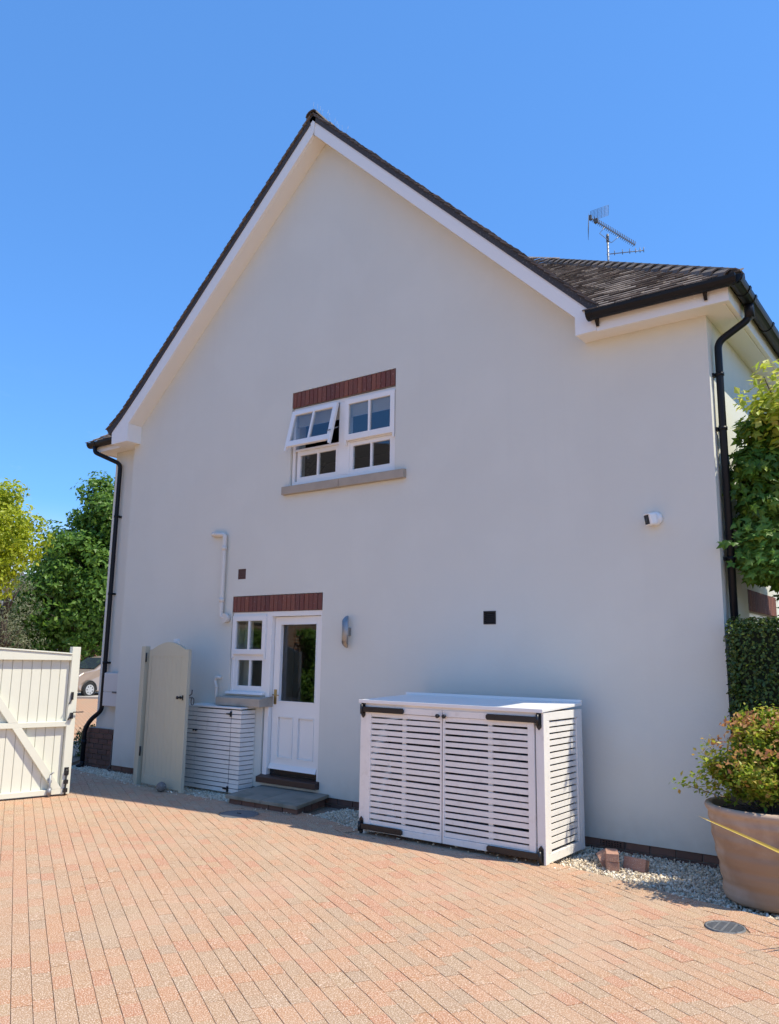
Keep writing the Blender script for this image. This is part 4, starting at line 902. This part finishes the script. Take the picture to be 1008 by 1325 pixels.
# local frame: x = along gate to the left, y = towards camera side
dg.rotation_euler = (0, 0, math.atan2(UD.y, UD.x))   # +x along UD; +y = UD rotated 90 deg
CR = M['cream']; GW = 2.9
yF = 0.055  # +y local is NN?  (rot90 of UD = (.971,-.238))
MB().box((-.01, -.045, .015), (.088, yF+.004, 1.725)).obj('stile', CR, dg, world=False, bevel=.004)
MB().box((GW-.1, -.045, .015), (GW, yF, 1.725)).obj('stile', CR, dg, world=False, bevel=.004)
tz = lambda u: 1.632+.062*(u-.09) if u < 1.6 else 1.632+.062*1.51+.0*(u)
MB().prism([(.089, 1.565), (GW-.101, 1.565), (GW-.101, tz(2.8)), (1.6, tz(1.6)), (.089, 1.632)], .0, yF, 'y').obj('rail', CR, dg, world=False, bevel=.003)
MB().prism([(.089, 1.634), (1.6, tz(1.6)+.002), (GW-.101, tz(2.8)+.002), (GW-.101, tz(2.8)+.02), (1.6, tz(1.6)+.02), (.089, 1.652)], -.02, yF+.012, 'y').obj('capping', CR, dg, world=False, bevel=.003)
MB().box((.089, .0, .79), (GW-.101, yF, .85)).obj('rail', CR, dg, world=False, bevel=.003)
MB().box((.089, .0, .02), (GW-.101, yF, .078)).obj('rail', CR, dg, world=False, bevel=.003)
# diagonal brace: rises from the bottom of the free stile to the left, cut at the mid rail
def diag(a, b, w, z_lo, z_hi):
    (ua, za), (ub, zb) = a, b; d = Vector((ub-ua, zb-za)).normalized(); n = Vector((-d.y, d.x))*w/2; P = [Vector(a)+n, Vector(b)+n, Vector(b)-n, Vector(a)-n]
    pts = [np.array((p.x, p.y)) for p in P]; pts = clip(pts, np.array((0, z_lo)), np.array((0, 1.)), 0); pts = clip(pts, np.array((0, z_hi)), np.array((0, -1.)), 0)
    pts = clip(pts, np.array((.0885, 0)), np.array((1., 0)), 0); return [tuple(p) for p in pts]
MB().prism(diag((.10, .03), (.69, .86), .085, .0785, .7895), .004, yF+.001, 'y').obj('brace', CR, dg, world=False, bevel=.003)
MB().prism(diag((.64, .79), (1.25, 1.62), .085, .8505, 1.5645), .004, yF+.001, 'y').obj('brace', CR, dg, world=False, bevel=.003)
k = 0; u = .089
while u < GW-.11:
    w = min(.1085, GW-.101-u); MB().prism([(u+.0015, -.006), (u+.006, .0), (u+w-.006, .0), (u+w-.0015, -.006), (u+w-.0015, -.03), (u+.0015, -.03)], .03, 1.60, 'z').obj('board', CR, dg, world=False); u += .1085
def black(mb_, name): return mb_.obj(name, M['black'], dg, world=False)
m = MB(); m.box((.02, yF+.0045, .23), (.07, yF+.012, .32)); m.tube([(.047, yF+.022, .30), (.047, yF+.022, .01)], .009, 8)
for zz in (.24, .135, .04): m.box((.024, yF+.0045, zz), (.07, yF+.034, zz+.045))
black(m, 'drop_bolt')
m = MB(); m.box((.04, yF+.0045, 1.10), (.065, yF+.03, 1.19)); m.tube([(.06, yF+.02, 1.1), (.09, yF+.03, 1.05)], .006, 6); black(m, 'latch')
m = MB(); m.box((.03, yF+.0045, .88), (.06, yF+.04, .95)); m.tube([(.03, yF+.03, .955), (-.09, yF+.03, .955)], .006, 6); m.tube([(.06, yF+.02, .9), (.085, yF+.02, .865)], .007, 6); black(m, 'latch')
m = MB(); m.tube([(.232, yF+.03, .25), (.232, yF+.03, .0)], .012, 10); m.tube([(.232, yF+.03, .10), (.232, yF+.03, .03)], .024, 12); m.box((.215, yF+.002, .06), (.25, yF+.045, .11)); m.box((.215, yF+.002, .16), (.25, yF+.04, .19)); m.tube([(.232, yF+.03, .25), (.20, yF+.045, .28)], .008, 8)
m.obj('drop_bolt', M['galv'], dg, world=False)

# ================================================================== DOOR STEP, COVERS, LOOSE BLOCKS
st = thing('door_step', (-6.62, -.4, 0), 'low stone slab step edged in brick below the back door', 'door step')
MB().prism([(-7.13, -.745), (-6.13, -.745), (-6.35, -.02), (-7.33, -.02)], -.1, .052, 'z').obj('core', M['mortar'], st)
sx0, sx1 = -7.17, -6.075
for (xa, xb, xc, xd) in ((sx0, -6.62, -6.84, -7.38), (-6.614, sx1, -6.30, -6.834)):
    MB().prism([(xa, -.79), (xb, -.79), (xc, -.005), (xd, -.005)], .053, .092, 'z').obj('slab', M['slab'], st, bevel=.006)
for k in range(5): brick(st, -7.035+k*.21, -.765, .012, .20, .075, .03, M['plinthbrick'], 'stf')
for k in range(4):
    p = inv(st) @ Vector((-6.135-k*.055, -.655+k*.18, .012)); link('brick', brick_mesh(.17, .075, .03, M['plinthbrick'], 'sts'), st, p, (0, 0, math.pi/2+.297))
mh = thing('inspection_cover', (MH[0], MH[1], 0), 'round grey inspection cover set in the paving in front of the step', 'inspection cover')
MB().lathe([(.205, -.02), (.205, .001), (.19, .003), (.182, .003), (.18, -.001)], n=40).obj('frame', M['castiron'], mh, world=False)
MB().lathe([(.178, -.01), (.178, .001), (.17, .003), (.0, .004)], n=40).obj('lid', M['castiron'], mh, world=False)
MB().tube([(-.03, 0, .006), (.03, 0, .006)], .006, 6).obj('handle', M['lens'], mh, world=False)
dn_ = thing('drain_cover', (DR[0], DR[1], 0), 'small round metal drain grating in the paving just in front of the pot', 'drain cover')
b = MB(); b.lathe([(.122, -.02), (.122, .002), (.108, .002), (.108, -.008)], n=36); b.obj('rim', M['castiron'], dn_, world=False)
MB().lathe([(.107, -.012), (.0, -.012)], n=36).obj('sump', M['lens'], dn_, world=False)
for k in range(9):
    yy = -.092+k*.023; hl = math.sqrt(max(0, .107**2-yy*yy)); MB().box((-hl, yy-.006, -.009), (hl, yy+.006, .0005)).obj('bar', M['castiron'], dn_, world=False)
for k in range(3):
    xx = -.05+k*.05; hl = math.sqrt(.107**2-xx*xx); MB().box((xx-.005, -hl, -.0085), (xx+.005, hl, .0015)).obj('bar', M['castiron'], dn_, world=False)
def block(loc, rot, label):
    o = MB().box((-.1, -.05, -.0325), (.1, .05, .0325)).obj('loose_block', M['looseblock'], None, bevel=.004); o.location = loc; o.rotation_euler = rot; tag(o, label, 'paving block', 'loose paving blocks left on the gravel')
BX, BY = -2.70, -.60
block((BX, BY, .0), (0, 0, R_(-62)), 'lower of two stacked red paving blocks on the gravel')
block((BX+.005, BY+.0, .067), (0, 0, R_(-66)), 'upper of two stacked red paving blocks on the gravel')
block((BX-.085, BY+.07, .02), (R_(28), R_(6), R_(-58)), 'red paving block leaning behind the stacked pair')
block((BX+.17, BY+.10, .002), (R_(75), 0, R_(-10)), 'shaded red paving block tipped on edge right of the stacked pair')

# ================================================================== POT WITH SHRUB
PC = (-1.40, -.77)
pot = thing('plant_pot', (PC[0], PC[1], 0), 'large terracotta pot at the right edge of the picture', 'plant pot')
prof = [(.02, -.02), (.385, -.02), (.395, .0), (.397, .03), (.405, .12), (.425, .25), (.445, .38), (.462, .50), (.478, .60), (.488, .68), (.492, .71), (.505, .722), (.512, .745), (.505, .768), (.48, .775), (.455, .765), (.45, .72), (.44, .66)]
pr2 = []
for i in range(len(prof)-1):
    (r0, z0), (r1, z1) = prof[i], prof[i+1]; m = 9 if 3 <= i < 9 else 1
    for k in range(m): t = k/m; pr2.append((r0+(r1-r0)*t+(.005*math.sin(41*(z0+(z1-z0)*t))+.0015*math.sin(90*(z0+(z1-z0)*t)) if m > 1 else 0), z0+(z1-z0)*t))
pr2.append(prof[-1]); PS = .92
pr2 = [(r*PS*.98, z*.82) for r, z in pr2]
MB().lathe(pr2, n=72, wob=.004).obj('pot', M['terracotta'], pot, world=False)
MB().lathe([(.41, .565), (.2, .59), (0, .60)], n=30).obj('soil', M['soil'], pot, world=False)
sh = thing('pot_shrub', (PC[0], PC[1], .57), 'bushy green and copper-tipped shrub growing in the terracotta pot', 'shrub')
stems = MB(); lp_, ln_ = [], []
for i in range(230):
    az = random.uniform(0, 2*math.pi); r = abs(random.gauss(0, .28)); r = min(r, .42); hgt = .66*math.sqrt(max(.08, 1-(r/.50)**2))*random.uniform(.72, 1.15)
    if i < 5: az = R_(170+i*10); r = random.uniform(.44, .56); hgt = random.uniform(.16, .5)
    if i < 1: r, hgt = .66, .17; az = R_(190)
    b0 = Vector((.2*r*math.cos(az), .2*r*math.sin(az), .02)); tip = Vector((r*math.cos(az), r*math.sin(az), hgt)); mid = b0.lerp(tip, .55)+Vector((0, 0, .08*(1-r)))
    pts = [b0*(1-t)**2+mid*2*t*(1-t)+tip*t*t for t in (0, .25, .5, .75, 1)]
    stems.tube(pts, [.005, .004, .003, .0025, .001], 4, False)
    for t in np.linspace(.22, 1, 32):
        p = b0*(1-t)**2+mid*2*t*(1-t)+tip*t*t
        for _ in range(3): lp_.append(tuple(p+Vector((random.gauss(0, .03), random.gauss(0, .03), random.gauss(0, .022))))); ln_.append((math.cos(az)*.4, math.sin(az)*.4, .8))
stems.obj('stems', M['bark'], sh, world=False)
stuff(link('leaves', leaves('leaves', np.array(lp_), np.array(ln_), .044, KITE, M['lf_pot'], droop=-.6, spread=.7), sh))
tips = []; tn = []
for i in range(34):
    az = random.uniform(0, 2*math.pi); r = random.uniform(.05, .44); h_ = .66*math.sqrt(max(.05, 1-(r/.50)**2))*random.uniform(.95, 1.18)
    for _ in range(16): tips.append((r*math.cos(az)+random.gauss(0, .03), r*math.sin(az)+random.gauss(0, .03), h_+random.gauss(0, .03))); tn.append((math.cos(az), math.sin(az), .3))
M['lf_tip'] = leafmat('copper_tip_leaf', [(.55, .22, .10), (.60, .34, .12), (.48, .18, .09), (.58, .46, .08)], .4)
stuff(link('copper_tips', leaves('copper_tips', np.array(tips), np.array(tn), .04, KITE, M['lf_tip'], droop=0), sh))

# strap-leaved plant beyond the right edge, one yellow blade reaching in
SB = ray_pt(1075, 1133, 4.9)
sp_ = thing('strap_leaf_plant', (SB.x, SB.y, 0), 'long yellow strap leaf reaching in from the right across the pot', 'plant')
def blade(base, tip, w, m, sag=.06):
    base, tip = Vector(base), Vector(tip); n = 14; V, F = [], []; d = (tip-base).normalized(); sd = d.cross(Vector((.3, -.9, .3))).normalized()
    for k in range(n+1):
        t = k/n; p = base.lerp(tip, t)+Vector((0, 0, sag*math.sin(math.pi*t))); ww = w*(1-t)**.55*(.4+.6*min(1, t*5)); V += [p-sd*ww/2, p+Vector((0, .004, .0)), p+sd*ww/2]
        if k: a = 3*k; F += [(a-3, a-2, a+1, a), (a-2, a-1, a+2, a+1)]
    return MB().add(V, F, True).obj('leaf', m, sp_)
blade(tuple(SB), tuple(ray_pt(904, 1056, 5.15)), .026, M['lf_strap'], .006)
for i in range(9):
    a = R_(-80+i*22); blade((SB.x, SB.y, .02), (SB.x+.35*math.cos(a), SB.y+.35*math.sin(a), .8+.1*math.sin(i*2)), .035, M['lf_strap'], .05)
MB().lathe([(.0, -.01), (.05, 0), (.06, .1), (.03, SB.z), (0, SB.z+.01)], (SB.x, SB.y, 0), 12).obj('crown', M['bark'], sp_)

# ================================================================== HEDGE AND CLIMBER (right)
hg = thing('ivy_hedge', (-.6, .1, 0), 'clipped dark green hedge block at the right-hand corner of the house', 'hedge')
HX0, HX1, HY0, HY1, HZ = -1.775, .9, -.20, .62, 2.0
MB().box((HX0+.07, HY0+.08, -.1), (HX1-.06, HY1-.06, HZ-.08)).obj('shade_core', mat('hedge_shade_core', (.012, .02, .008), 1), hg)  # near-black block, its colour stands in for shade deep between the leaves
N = 30000; P = []; Nn = []
fa = [((HX1-HX0)*HZ, 0), ((HY1-HY0)*HZ, 1), ((HX1-HX0)*(HY1-HY0), 2)]
tot = sum(f[0] for f in fa)
for A, kind in fa:
    m = int(N*A/tot*(1 if kind else 1)); a = RNG.random(m); b = RNG.random(m); dep = RNG.random(m)**1.6*.085-.018
    dep += .025*np.sin(a*23+b*7)*np.cos(b*31)
    if kind == 0: P.append(np.stack([HX0+a*(HX1-HX0), HY0+dep, b*HZ], 1)); Nn.append(np.tile((0, -1, .2), (m, 1)))
    elif kind == 1: P.append(np.stack([HX0+dep, HY0+a*(HY1-HY0), b*HZ], 1)); Nn.append(np.tile((-1, 0, .2), (m, 1)))
    else: P.append(np.stack([HX0+a*(HX1-HX0), HY0+b*(HY1-HY0), HZ-dep*1.2], 1)); Nn.append(np.tile((0, 0, 1), (m, 1)))
mi = np.array(tuple(inv(hg).translation))
stuff(link('leaves', leaves('leaves', np.concatenate(P)+mi, np.concatenate(Nn).astype(float), .036, KITE, M['lf_hedge'], spread=.55), hg))
# climber over the side wall
cl = thing('wall_climber', (-1.1, .9, 0), 'large-leaved green climbing plant beside the right-hand downpipe', 'climbing plant')
tk = MB()
for (pts, r) in (([(-1.2, .9, 0), (-1.3, .8, 1.5), (-1.35, .7, 2.6), (-1.5, .5, 3.5), (-1.6, .35, 3.95)], [.06, .05, .04, .02, .008]), ([(-1.3, .8, 1.5), (-.9, .9, 2.6), (-1.0, .8, 3.9)], [.04, .03, .008]), ([(-1.35, .7, 2.6), (-1.65, .2, 2.75), (-1.72, .0, 2.8)], [.02, .01, .004]), ([(-1.5, .5, 3.5), (-1.35, .4, 3.9), (-1.45, .3, 4.25)], [.015, .01, .004])): tk.tube(pts, r, 7)
tk.obj('stem', M['bark'], cl)
P, Nn, C = crown_pts((-1.0, 1.1, 3.1), (.68, .95, .95), 130, 80, .24, .5)
P5, N5, C5 = crown_pts((-1.55, .50, 3.05), (.20, .34, .95), 130, 60, .13, .3)
P2, N2, C2 = crown_pts((-1.50, .16, 2.58), (.27, .16, .36), 30, 22, .11, .3)
P3, N3, C3 = crown_pts((-1.15, .75, 2.75), (.50, .50, .75), 80, 70, .20, .4)
N2 = np.tile((-.3, -.8, .5), (len(P2), 1))
P_shade, N6, C6 = crown_pts((-.15, 1.5, 4.2), (.6, .9, .6), 70, 60, .24, .4)  # unseen crown added to throw shade on the side wall
spr = np.array([(-1.80+.08*i/8+RNG.normal(0, .018), -.06+RNG.normal(0, .03), 2.70+RNG.normal(0, .03)) for i in range(9)])
PP = np.concatenate([P, P3, P5, P_shade, spr]); NN_ = np.concatenate([Nn, N3, N5, N6, np.tile((0, -1, .5), (9, 1))]); ok = ((PP[:, 0] > -1.78) | (PP[:, 1] < -.02)) & ((PP[:, 2] > 2.40) | (PP[:, 0] > -1.52)); PP, NN_ = PP[ok], NN_[ok]
mi = np.array(tuple(inv(cl).translation))
stuff(link('leaves', leaves('leaves', PP+mi, NN_, .105, PALM, M['lf_climb'], droop=1.0, spread=.45), cl))
ok = (P2[:, 2] > 2.36) & (P2[:, 0] > -1.76) | (P2[:, 1] < -.02); P2, N2 = P2[ok], N2[ok]
stuff(link('sunlit_tone_leaves', leaves('sunlit_tone_leaves', P2+mi, N2, .095, PALM, M['lf_sunlit_tone'], droop=.5, spread=.5), cl))
P4, N4, C4 = crown_pts((-1.36, .42, 3.90), (.36, .32, .48), 60, 24, .15, .3)
P4 = P4[P4[:, 0] > -1.72]
stuff(link('young_leaves', leaves('young_leaves', P4+mi, np.tile((-.2, -.5, .8), (len(P4), 1)), .095, KITE, M['lf_young'], droop=.2, spread=.6), cl))

# bush by the left plinth
bh = thing('low_bush', (-12.1, .75, 0), 'small dark clipped bush in shade beside the brick plinth at left', 'bush')
P, Nn, C = crown_pts((-12.1, .75, .2), (.28, .35, .24), 60, 60, .12, .6); P[:, 2] = np.clip(P[:, 2], -.05, .47); mi = np.array(tuple(inv(bh).translation))
stuff(link('leaves', leaves('leaves', P+mi, Nn, .04, KITE, M['lf_hedge']), bh)); MB().tube([(-12.1, .75, -.1), (-12.1, .75, .3)], .03, 6).obj('stem', M['bark'], bh)
MB()

# ================================================================== BACKGROUND, LEFT
def dirp(px, py, d): return ray_pt(px, py, d)
def gpt(px, d):
    p = ray_pt(px, 830, d); return Vector((p.x, p.y, 0))
def tree(name, px, d, h, rad, zc, m, label, leafs=.16, ncl=200, per=60, cr=.6, shape=KITE, trunk=.18, group='trees beyond the driveway', squash=.75, extra=()):
    b = gpt(px, d); t = thing(name, (b.x, b.y, -.1), label, 'tree', 0, group)
    tr = MB().tube([(0, 0, 0), (.05, 0, h*.3), (-.05, .05, h*.6), (0, 0, h*.85)], [trunk, trunk*.8, trunk*.5, trunk*.15], 9)
    allP, allN = [], []
    for (cx, cy, cz, rx, ry, rzz, nc) in [(0, 0, zc, rad[0], rad[1], rad[2], ncl)]+list(extra):
        P, Nn, C = crown_pts((cx, cy, cz), (rx, ry, rzz), nc, per, cr, .6, squash); allP.append(P); allN.append(Nn)
        for c in C[::6]:
            z0 = min(max(.8, c[2]-1.2), h*.8); tr.tube([(0, 0, z0), tuple((Vector((0, 0, z0))+Vector(c))/2+Vector((0, 0, .2))), tuple(c)], [trunk*.3, trunk*.18, .01], 5)
    tr.obj('trunk', M['bark'], t, world=False)
    P = np.concatenate(allP); Nn = np.concatenate(allN); ok = P[:, 2] > .3
    stuff(link('crown', leaves('crown', P[ok], Nn[ok], leafs, shape, m, spread=.5), t)); return t
# image axes on the ground: right vector
Rv = Vector((.8, .6, 0))
tree('maple_tree', 112, 37, 10.2, (3.1, 3.0, 3.3), 4.8, M['lf_dark'], 'tall dense dark green tree directly left of the house', .23, 300, 75, .60,
     extra=[(.6, .45, 7.9, 1.6, 1.6, 2.3, 120), (-1.6, -1.2, 4.0, 1.5, 1.5, 2.2, 80), (-2.7, -2.0, 2.6, 1.4, 1.4, 1.3, 60), (-1.1, -.8, 6.1, 1.0, 1.0, 1.0, 40)])
tree('lime_tree', -52, 17, 6.0, (1.3, 1.3, 1.25), 4.3, M['lf_lime'], 'bright yellow-green tree cut off by the left edge of the picture', .10, 170, 150, .34, shape=KITE, extra=[(-.2, -.2, 3.2, 1.15, 1.15, .8, 90)])
tree('olive_tree', 2, 26, 5.4, (1.0, 1.0, 1.5), 3.2, M['lf_olive'], 'thin grey-green tree behind the driveway gate at far left', .12, 60, 40, .42, shape=LANCE, extra=[(.3, .2, 1.6, 1.2, 1.0, 1.0, 30)])
tree('shade_tree', 150, 38, 8, (3.2, 3.2, 3.0), 3.4, M['lf_dark'], 'dark tree mass further back behind the house corner', .2, 90, 60, .7)
def far_house(name, px, d, w, dep, eav, rdg, wallm, label, rz):
    b = gpt(px, d); t = thing(name, (b.x, b.y, -.1), label, 'house', rz, 'houses beyond the trees')
    MB().box((-w/2, -dep/2, 0), (w/2, dep/2, eav)).obj('wall', wallm, t, world=False)
    MB().prism([(-dep/2-.3, eav-.1), (dep/2+.3, eav-.1), (0, rdg)], -w/2-.3, w/2+.3, 'x').obj('roof', M['farroof'], t, world=False)
    MB().box((w/4, -.4, rdg-.8), (w/4+.6, .4, rdg+.7)).obj('chimney', M['farbrick'], t, world=False)
    for s_ in (-1, 1):
        for zz in ([.9, 3.3] if eav > 4 else [.9]):
            for xx in (-w*.3, 0, w*.3):
                f_ = MB().box((xx-.6, s_*dep/2-.05, zz), (xx+.6, s_*dep/2+.05, zz+1.2)).obj('window', M['farwhite'], t, world=False)
                for k in (-1, 1): MB().box((xx+k*.28-.25, s_*(dep/2+.051)-.01, zz+.08), (xx+k*.28+.25, s_*(dep/2+.051)+.01, zz+1.12)).obj('pane', M['carglass'], f_, world=False)
    return t
far_house('brick_house', 22, 50, 9, 7, 2.9, 6.0, M['farbrick'], 'orange brick house with slate roof glimpsed between trees at left', math.atan2(.6, .8)+.15)
far_house('rendered_house', -60, 60, 10, 8, 4.4, 7.6, M['farwhite'], 'pale house far behind the yellow-green tree', math.atan2(.6, .8)-.2)
far_house('brick_house', 95, 62, 12, 8, 4.4, 7.8, M['farbrick'], 'orange brick house hidden behind the dense dark green tree', math.atan2(.6, .8))
# kerb, verge and railing behind the car
c0 = gpt(60, 31); c1 = gpt(200, 33)
MB()
rw = thing('iron_railing', tuple(gpt(110, 33)), 'black iron railing beyond the parked car', 'railing', math.atan2(.6, .8))
MB().box((-4, -.02, 1.08), (4, .02, 1.12)).obj('rail', M['black'], rw, world=False); MB().box((-4, -.02, .12), (4, .02, .16)).obj('rail', M['black'], rw, world=False)
pm = MB().tube([(0, 0, 0), (0, 0, 1.2)], .014, 5).mesh('baluster', M['black'])
for k in range(58): link('baluster', pm, rw, (-4+.14*k, 0, 0))
kb = struct(MB().box((-6, -.08, -.1), (6, .08, .07)).obj('kerb', M['kerb'])); kb.location = gpt(115, 30.2); kb.rotation_euler = (0, 0, math.atan2(.6, .8))
vg = struct(MB().box((-8, 0, -.1), (8, 6, .06)).obj('verge', M['kerb'])); vg.location = kb.location+Vector((-.06, .08, 0)); vg.rotation_euler = kb.rotation_euler

# ---------------- parked car
cp = gpt(120.5, 31)
vv = (Vector((0, -7.4, 0))-cp).normalized(); CF = (vv*math.cos(R_(42))+Vector((-.8, -.6, 0))*math.sin(R_(42))).normalized()
car = thing('parked_car', (0, 0, -.004), 'beige small hatchback parked beyond the gap beside the house', 'car')
side = [(1.86, .42), (1.88, .62), (1.83, .80), (1.62, .93), (1.05, 1.04), (.98, 1.06), (.30, 1.48), (-.2, 1.56), (-1.2, 1.54), (-1.62, 1.42), (-1.88, .98), (-1.94, .6), (-1.9, .28), (-1.3, .24), (1.3, .22), (1.74, .26)]
def car_body():
    V, F = [], []; n = len(side); ys = [(-.81, 0.0), (-.79, 0.5), (-.5, 1), (.5, 1), (.79, .5), (.81, 0)]
    rows = []
    for yv, k in ((-.80, 0), (-.74, 1), (.74, 1), (.80, 0)):
        row = []
        for (x, z) in side:
            up = max(0, (z-.95)/.6); yy = yv*(1-.22*up) ; xx = x*(1-.03*(1-k)) if k == 0 else x; fr = max(0, abs(x)-1.6)/.4; yy *= (1-.10*fr*fr)
            row.append((xx, yy, z if k else z*.985+.005))
        rows.append(row)
    for row in rows: V += row
    for j in range(3):
        for i in range(n): F.append((j*n+i, j*n+(i+1) % n, (j+1)*n+(i+1) % n, (j+1)*n+i))
    F += [tuple(range(n)), tuple(3*n+i for i in reversed(range(n)))]
    b = MB().add(V, F, False); o = b.obj('body', M['carpaint'], car, world=False, bevel=.03); return o
car_body()
ws = MB().add([(1.0, -.66, 1.065), (1.0, .66, 1.065), (.34, .57, 1.475), (.34, -.57, 1.475)], [(0, 1, 2, 3)]); ws.v = [(x+.012, y, z+.018) for x, y, z in ws.v]; ws.obj('windscreen', M['carglass'], car, world=False)
for s_ in (-1, 1):
    for wd in ([(.82, 1.05), (.28, 1.40), (-.22, 1.45), (-.22, 1.03)], [(-.30, 1.03), (-.30, 1.45), (-1.1, 1.44), (-1.35, 1.05)]):
        MB().add([(x, s_*(.812*(1-.22*max(0, (z-.95)/.6))+.006), z) for x, z in wd], [(0, 1, 2, 3)]).obj('side_window', M['carglass'], car, world=False)
    for xw in (1.28, -1.25):
        w = MB().tube([(xw, s_*.66, .29), (xw, s_*.825, .29)], .29, 24).obj('wheel', M['rubber'], car, world=False)
        hb = MB().tube([(xw, s_*.80, .29), (xw, s_*.835, .29)], .19, 22); hb.obj('hubcap', M['hubcap'], w)
        for k in range(7):
            a = 2*math.pi*k/7; MB().tube([(xw+.13*math.cos(a), s_*.834, .29+.13*math.sin(a)), (xw+.13*math.cos(a), s_*.838, .29+.13*math.sin(a))], .026, 8).obj('slot', M['plate'], w)
        ar = MB(); pts = [(xw+.33*math.cos(t), s_*.80, .29+.33*math.sin(t)) for t in np.linspace(-.1, math.pi+.1, 13)]; ar.tube(pts, .03, 6); ar.obj('wheel_arch', M['plate'], car, world=False)
    MB().tube([(1.70, s_*.60, .74), (1.86, s_*.57, .73)], .10, 18).obj('headlight', M['lamp'], car, world=False)
    MB().tube([(1.76, s_*.36, .72), (1.88, s_*.35, .71)], .08, 14).obj('foglight', M['lamp'], car, world=False)
    MB().box((1.75, s_*.5-.12, .36), (1.885, s_*.5+.12, .46)).obj('intake', M['plate'], car, world=False)
MB().box((1.8, -.28, .36), (1.89, .28, .50)).obj('grille', M['plate'], car, world=False); MB().box((1.7, -.70, .50), (1.90, .70, .60)).obj('bumper', M['carpaint'], car, world=False, bevel=.02)
ca = math.atan2(CF.y, CF.x); car.rotation_euler = (0, 0, ca)
fl = Vector((1.28, .8, 0)); fl.rotate(Matrix.Rotation(ca, 3, 'Z')); fr_ = Vector((1.28, -.8, 0)); fr_.rotate(Matrix.Rotation(ca, 3, 'Z'))
near_off = fl if (cp+fl-Vector((0, -7.4, 0))).length < (cp+fr_-Vector((0, -7.4, 0))).length else fr_
car.location = cp-near_off+Vector((0, 0, -.004))

# ================================================================== BEHIND THE CAMERA (seen only in the window glass)
gw = thing('garden_wall', (-15.5, -5.4, 0), 'tall brick garden wall opposite the house, seen reflected in the door', 'wall', -math.pi/2)
MB().box((-2.9, -.11, -.1), (3, .11, 2.5)).obj('wall', M['gardenbrick'], gw, world=False); MB().box((-2.9, -.15, 2.501), (3, .15, 2.56)).obj('coping', M['stone'], gw, world=False)
iv = thing('ivy', (-15.2, -5.4, 0), 'ivy and shrubs against the garden wall opposite the house', 'ivy', -math.pi/2)
P = np.stack([RNG.uniform(-2.9, 2.9, 22000), RNG.uniform(-.2, .4, 22000), RNG.random(22000)**.8*2.3], 1); P = P[(np.sin(P[:, 0]*1.9)+np.cos(P[:, 2]*2+P[:, 0])) > -1.0]
stuff(link('leaves', leaves('leaves', P, np.tile((0, 1., .3), (len(P), 1)), .11, KITE, M['lf_dark']), iv))
nh = thing('neighbour_house', (-17.5, -13.0, 0), 'neighbouring brick house with tiled roof, seen reflected in the upper window', 'house', math.atan2(-.69, .73))
MB().box((-6, -4, -.1), (6, 4, 5.2)).obj('wall', M['gardenbrick'], nh, world=False)
MB().prism([(-4.4, 5.1), (4.4, 5.1), (0, 9.0)], -6.3, 6.3, 'x').obj('roof', M['tilefar'], nh, world=False)
for xx in (-3, 0, 3):
    f_ = MB().box((xx-.6, 3.95, 3.3), (xx+.6, 4.05, 4.5)).obj('window', M['farwhite'], nh, world=False); MB().box((xx-.52, 4.051, 3.38), (xx+.52, 4.06, 4.42)).obj('pane', M['carglass'], f_, world=False)
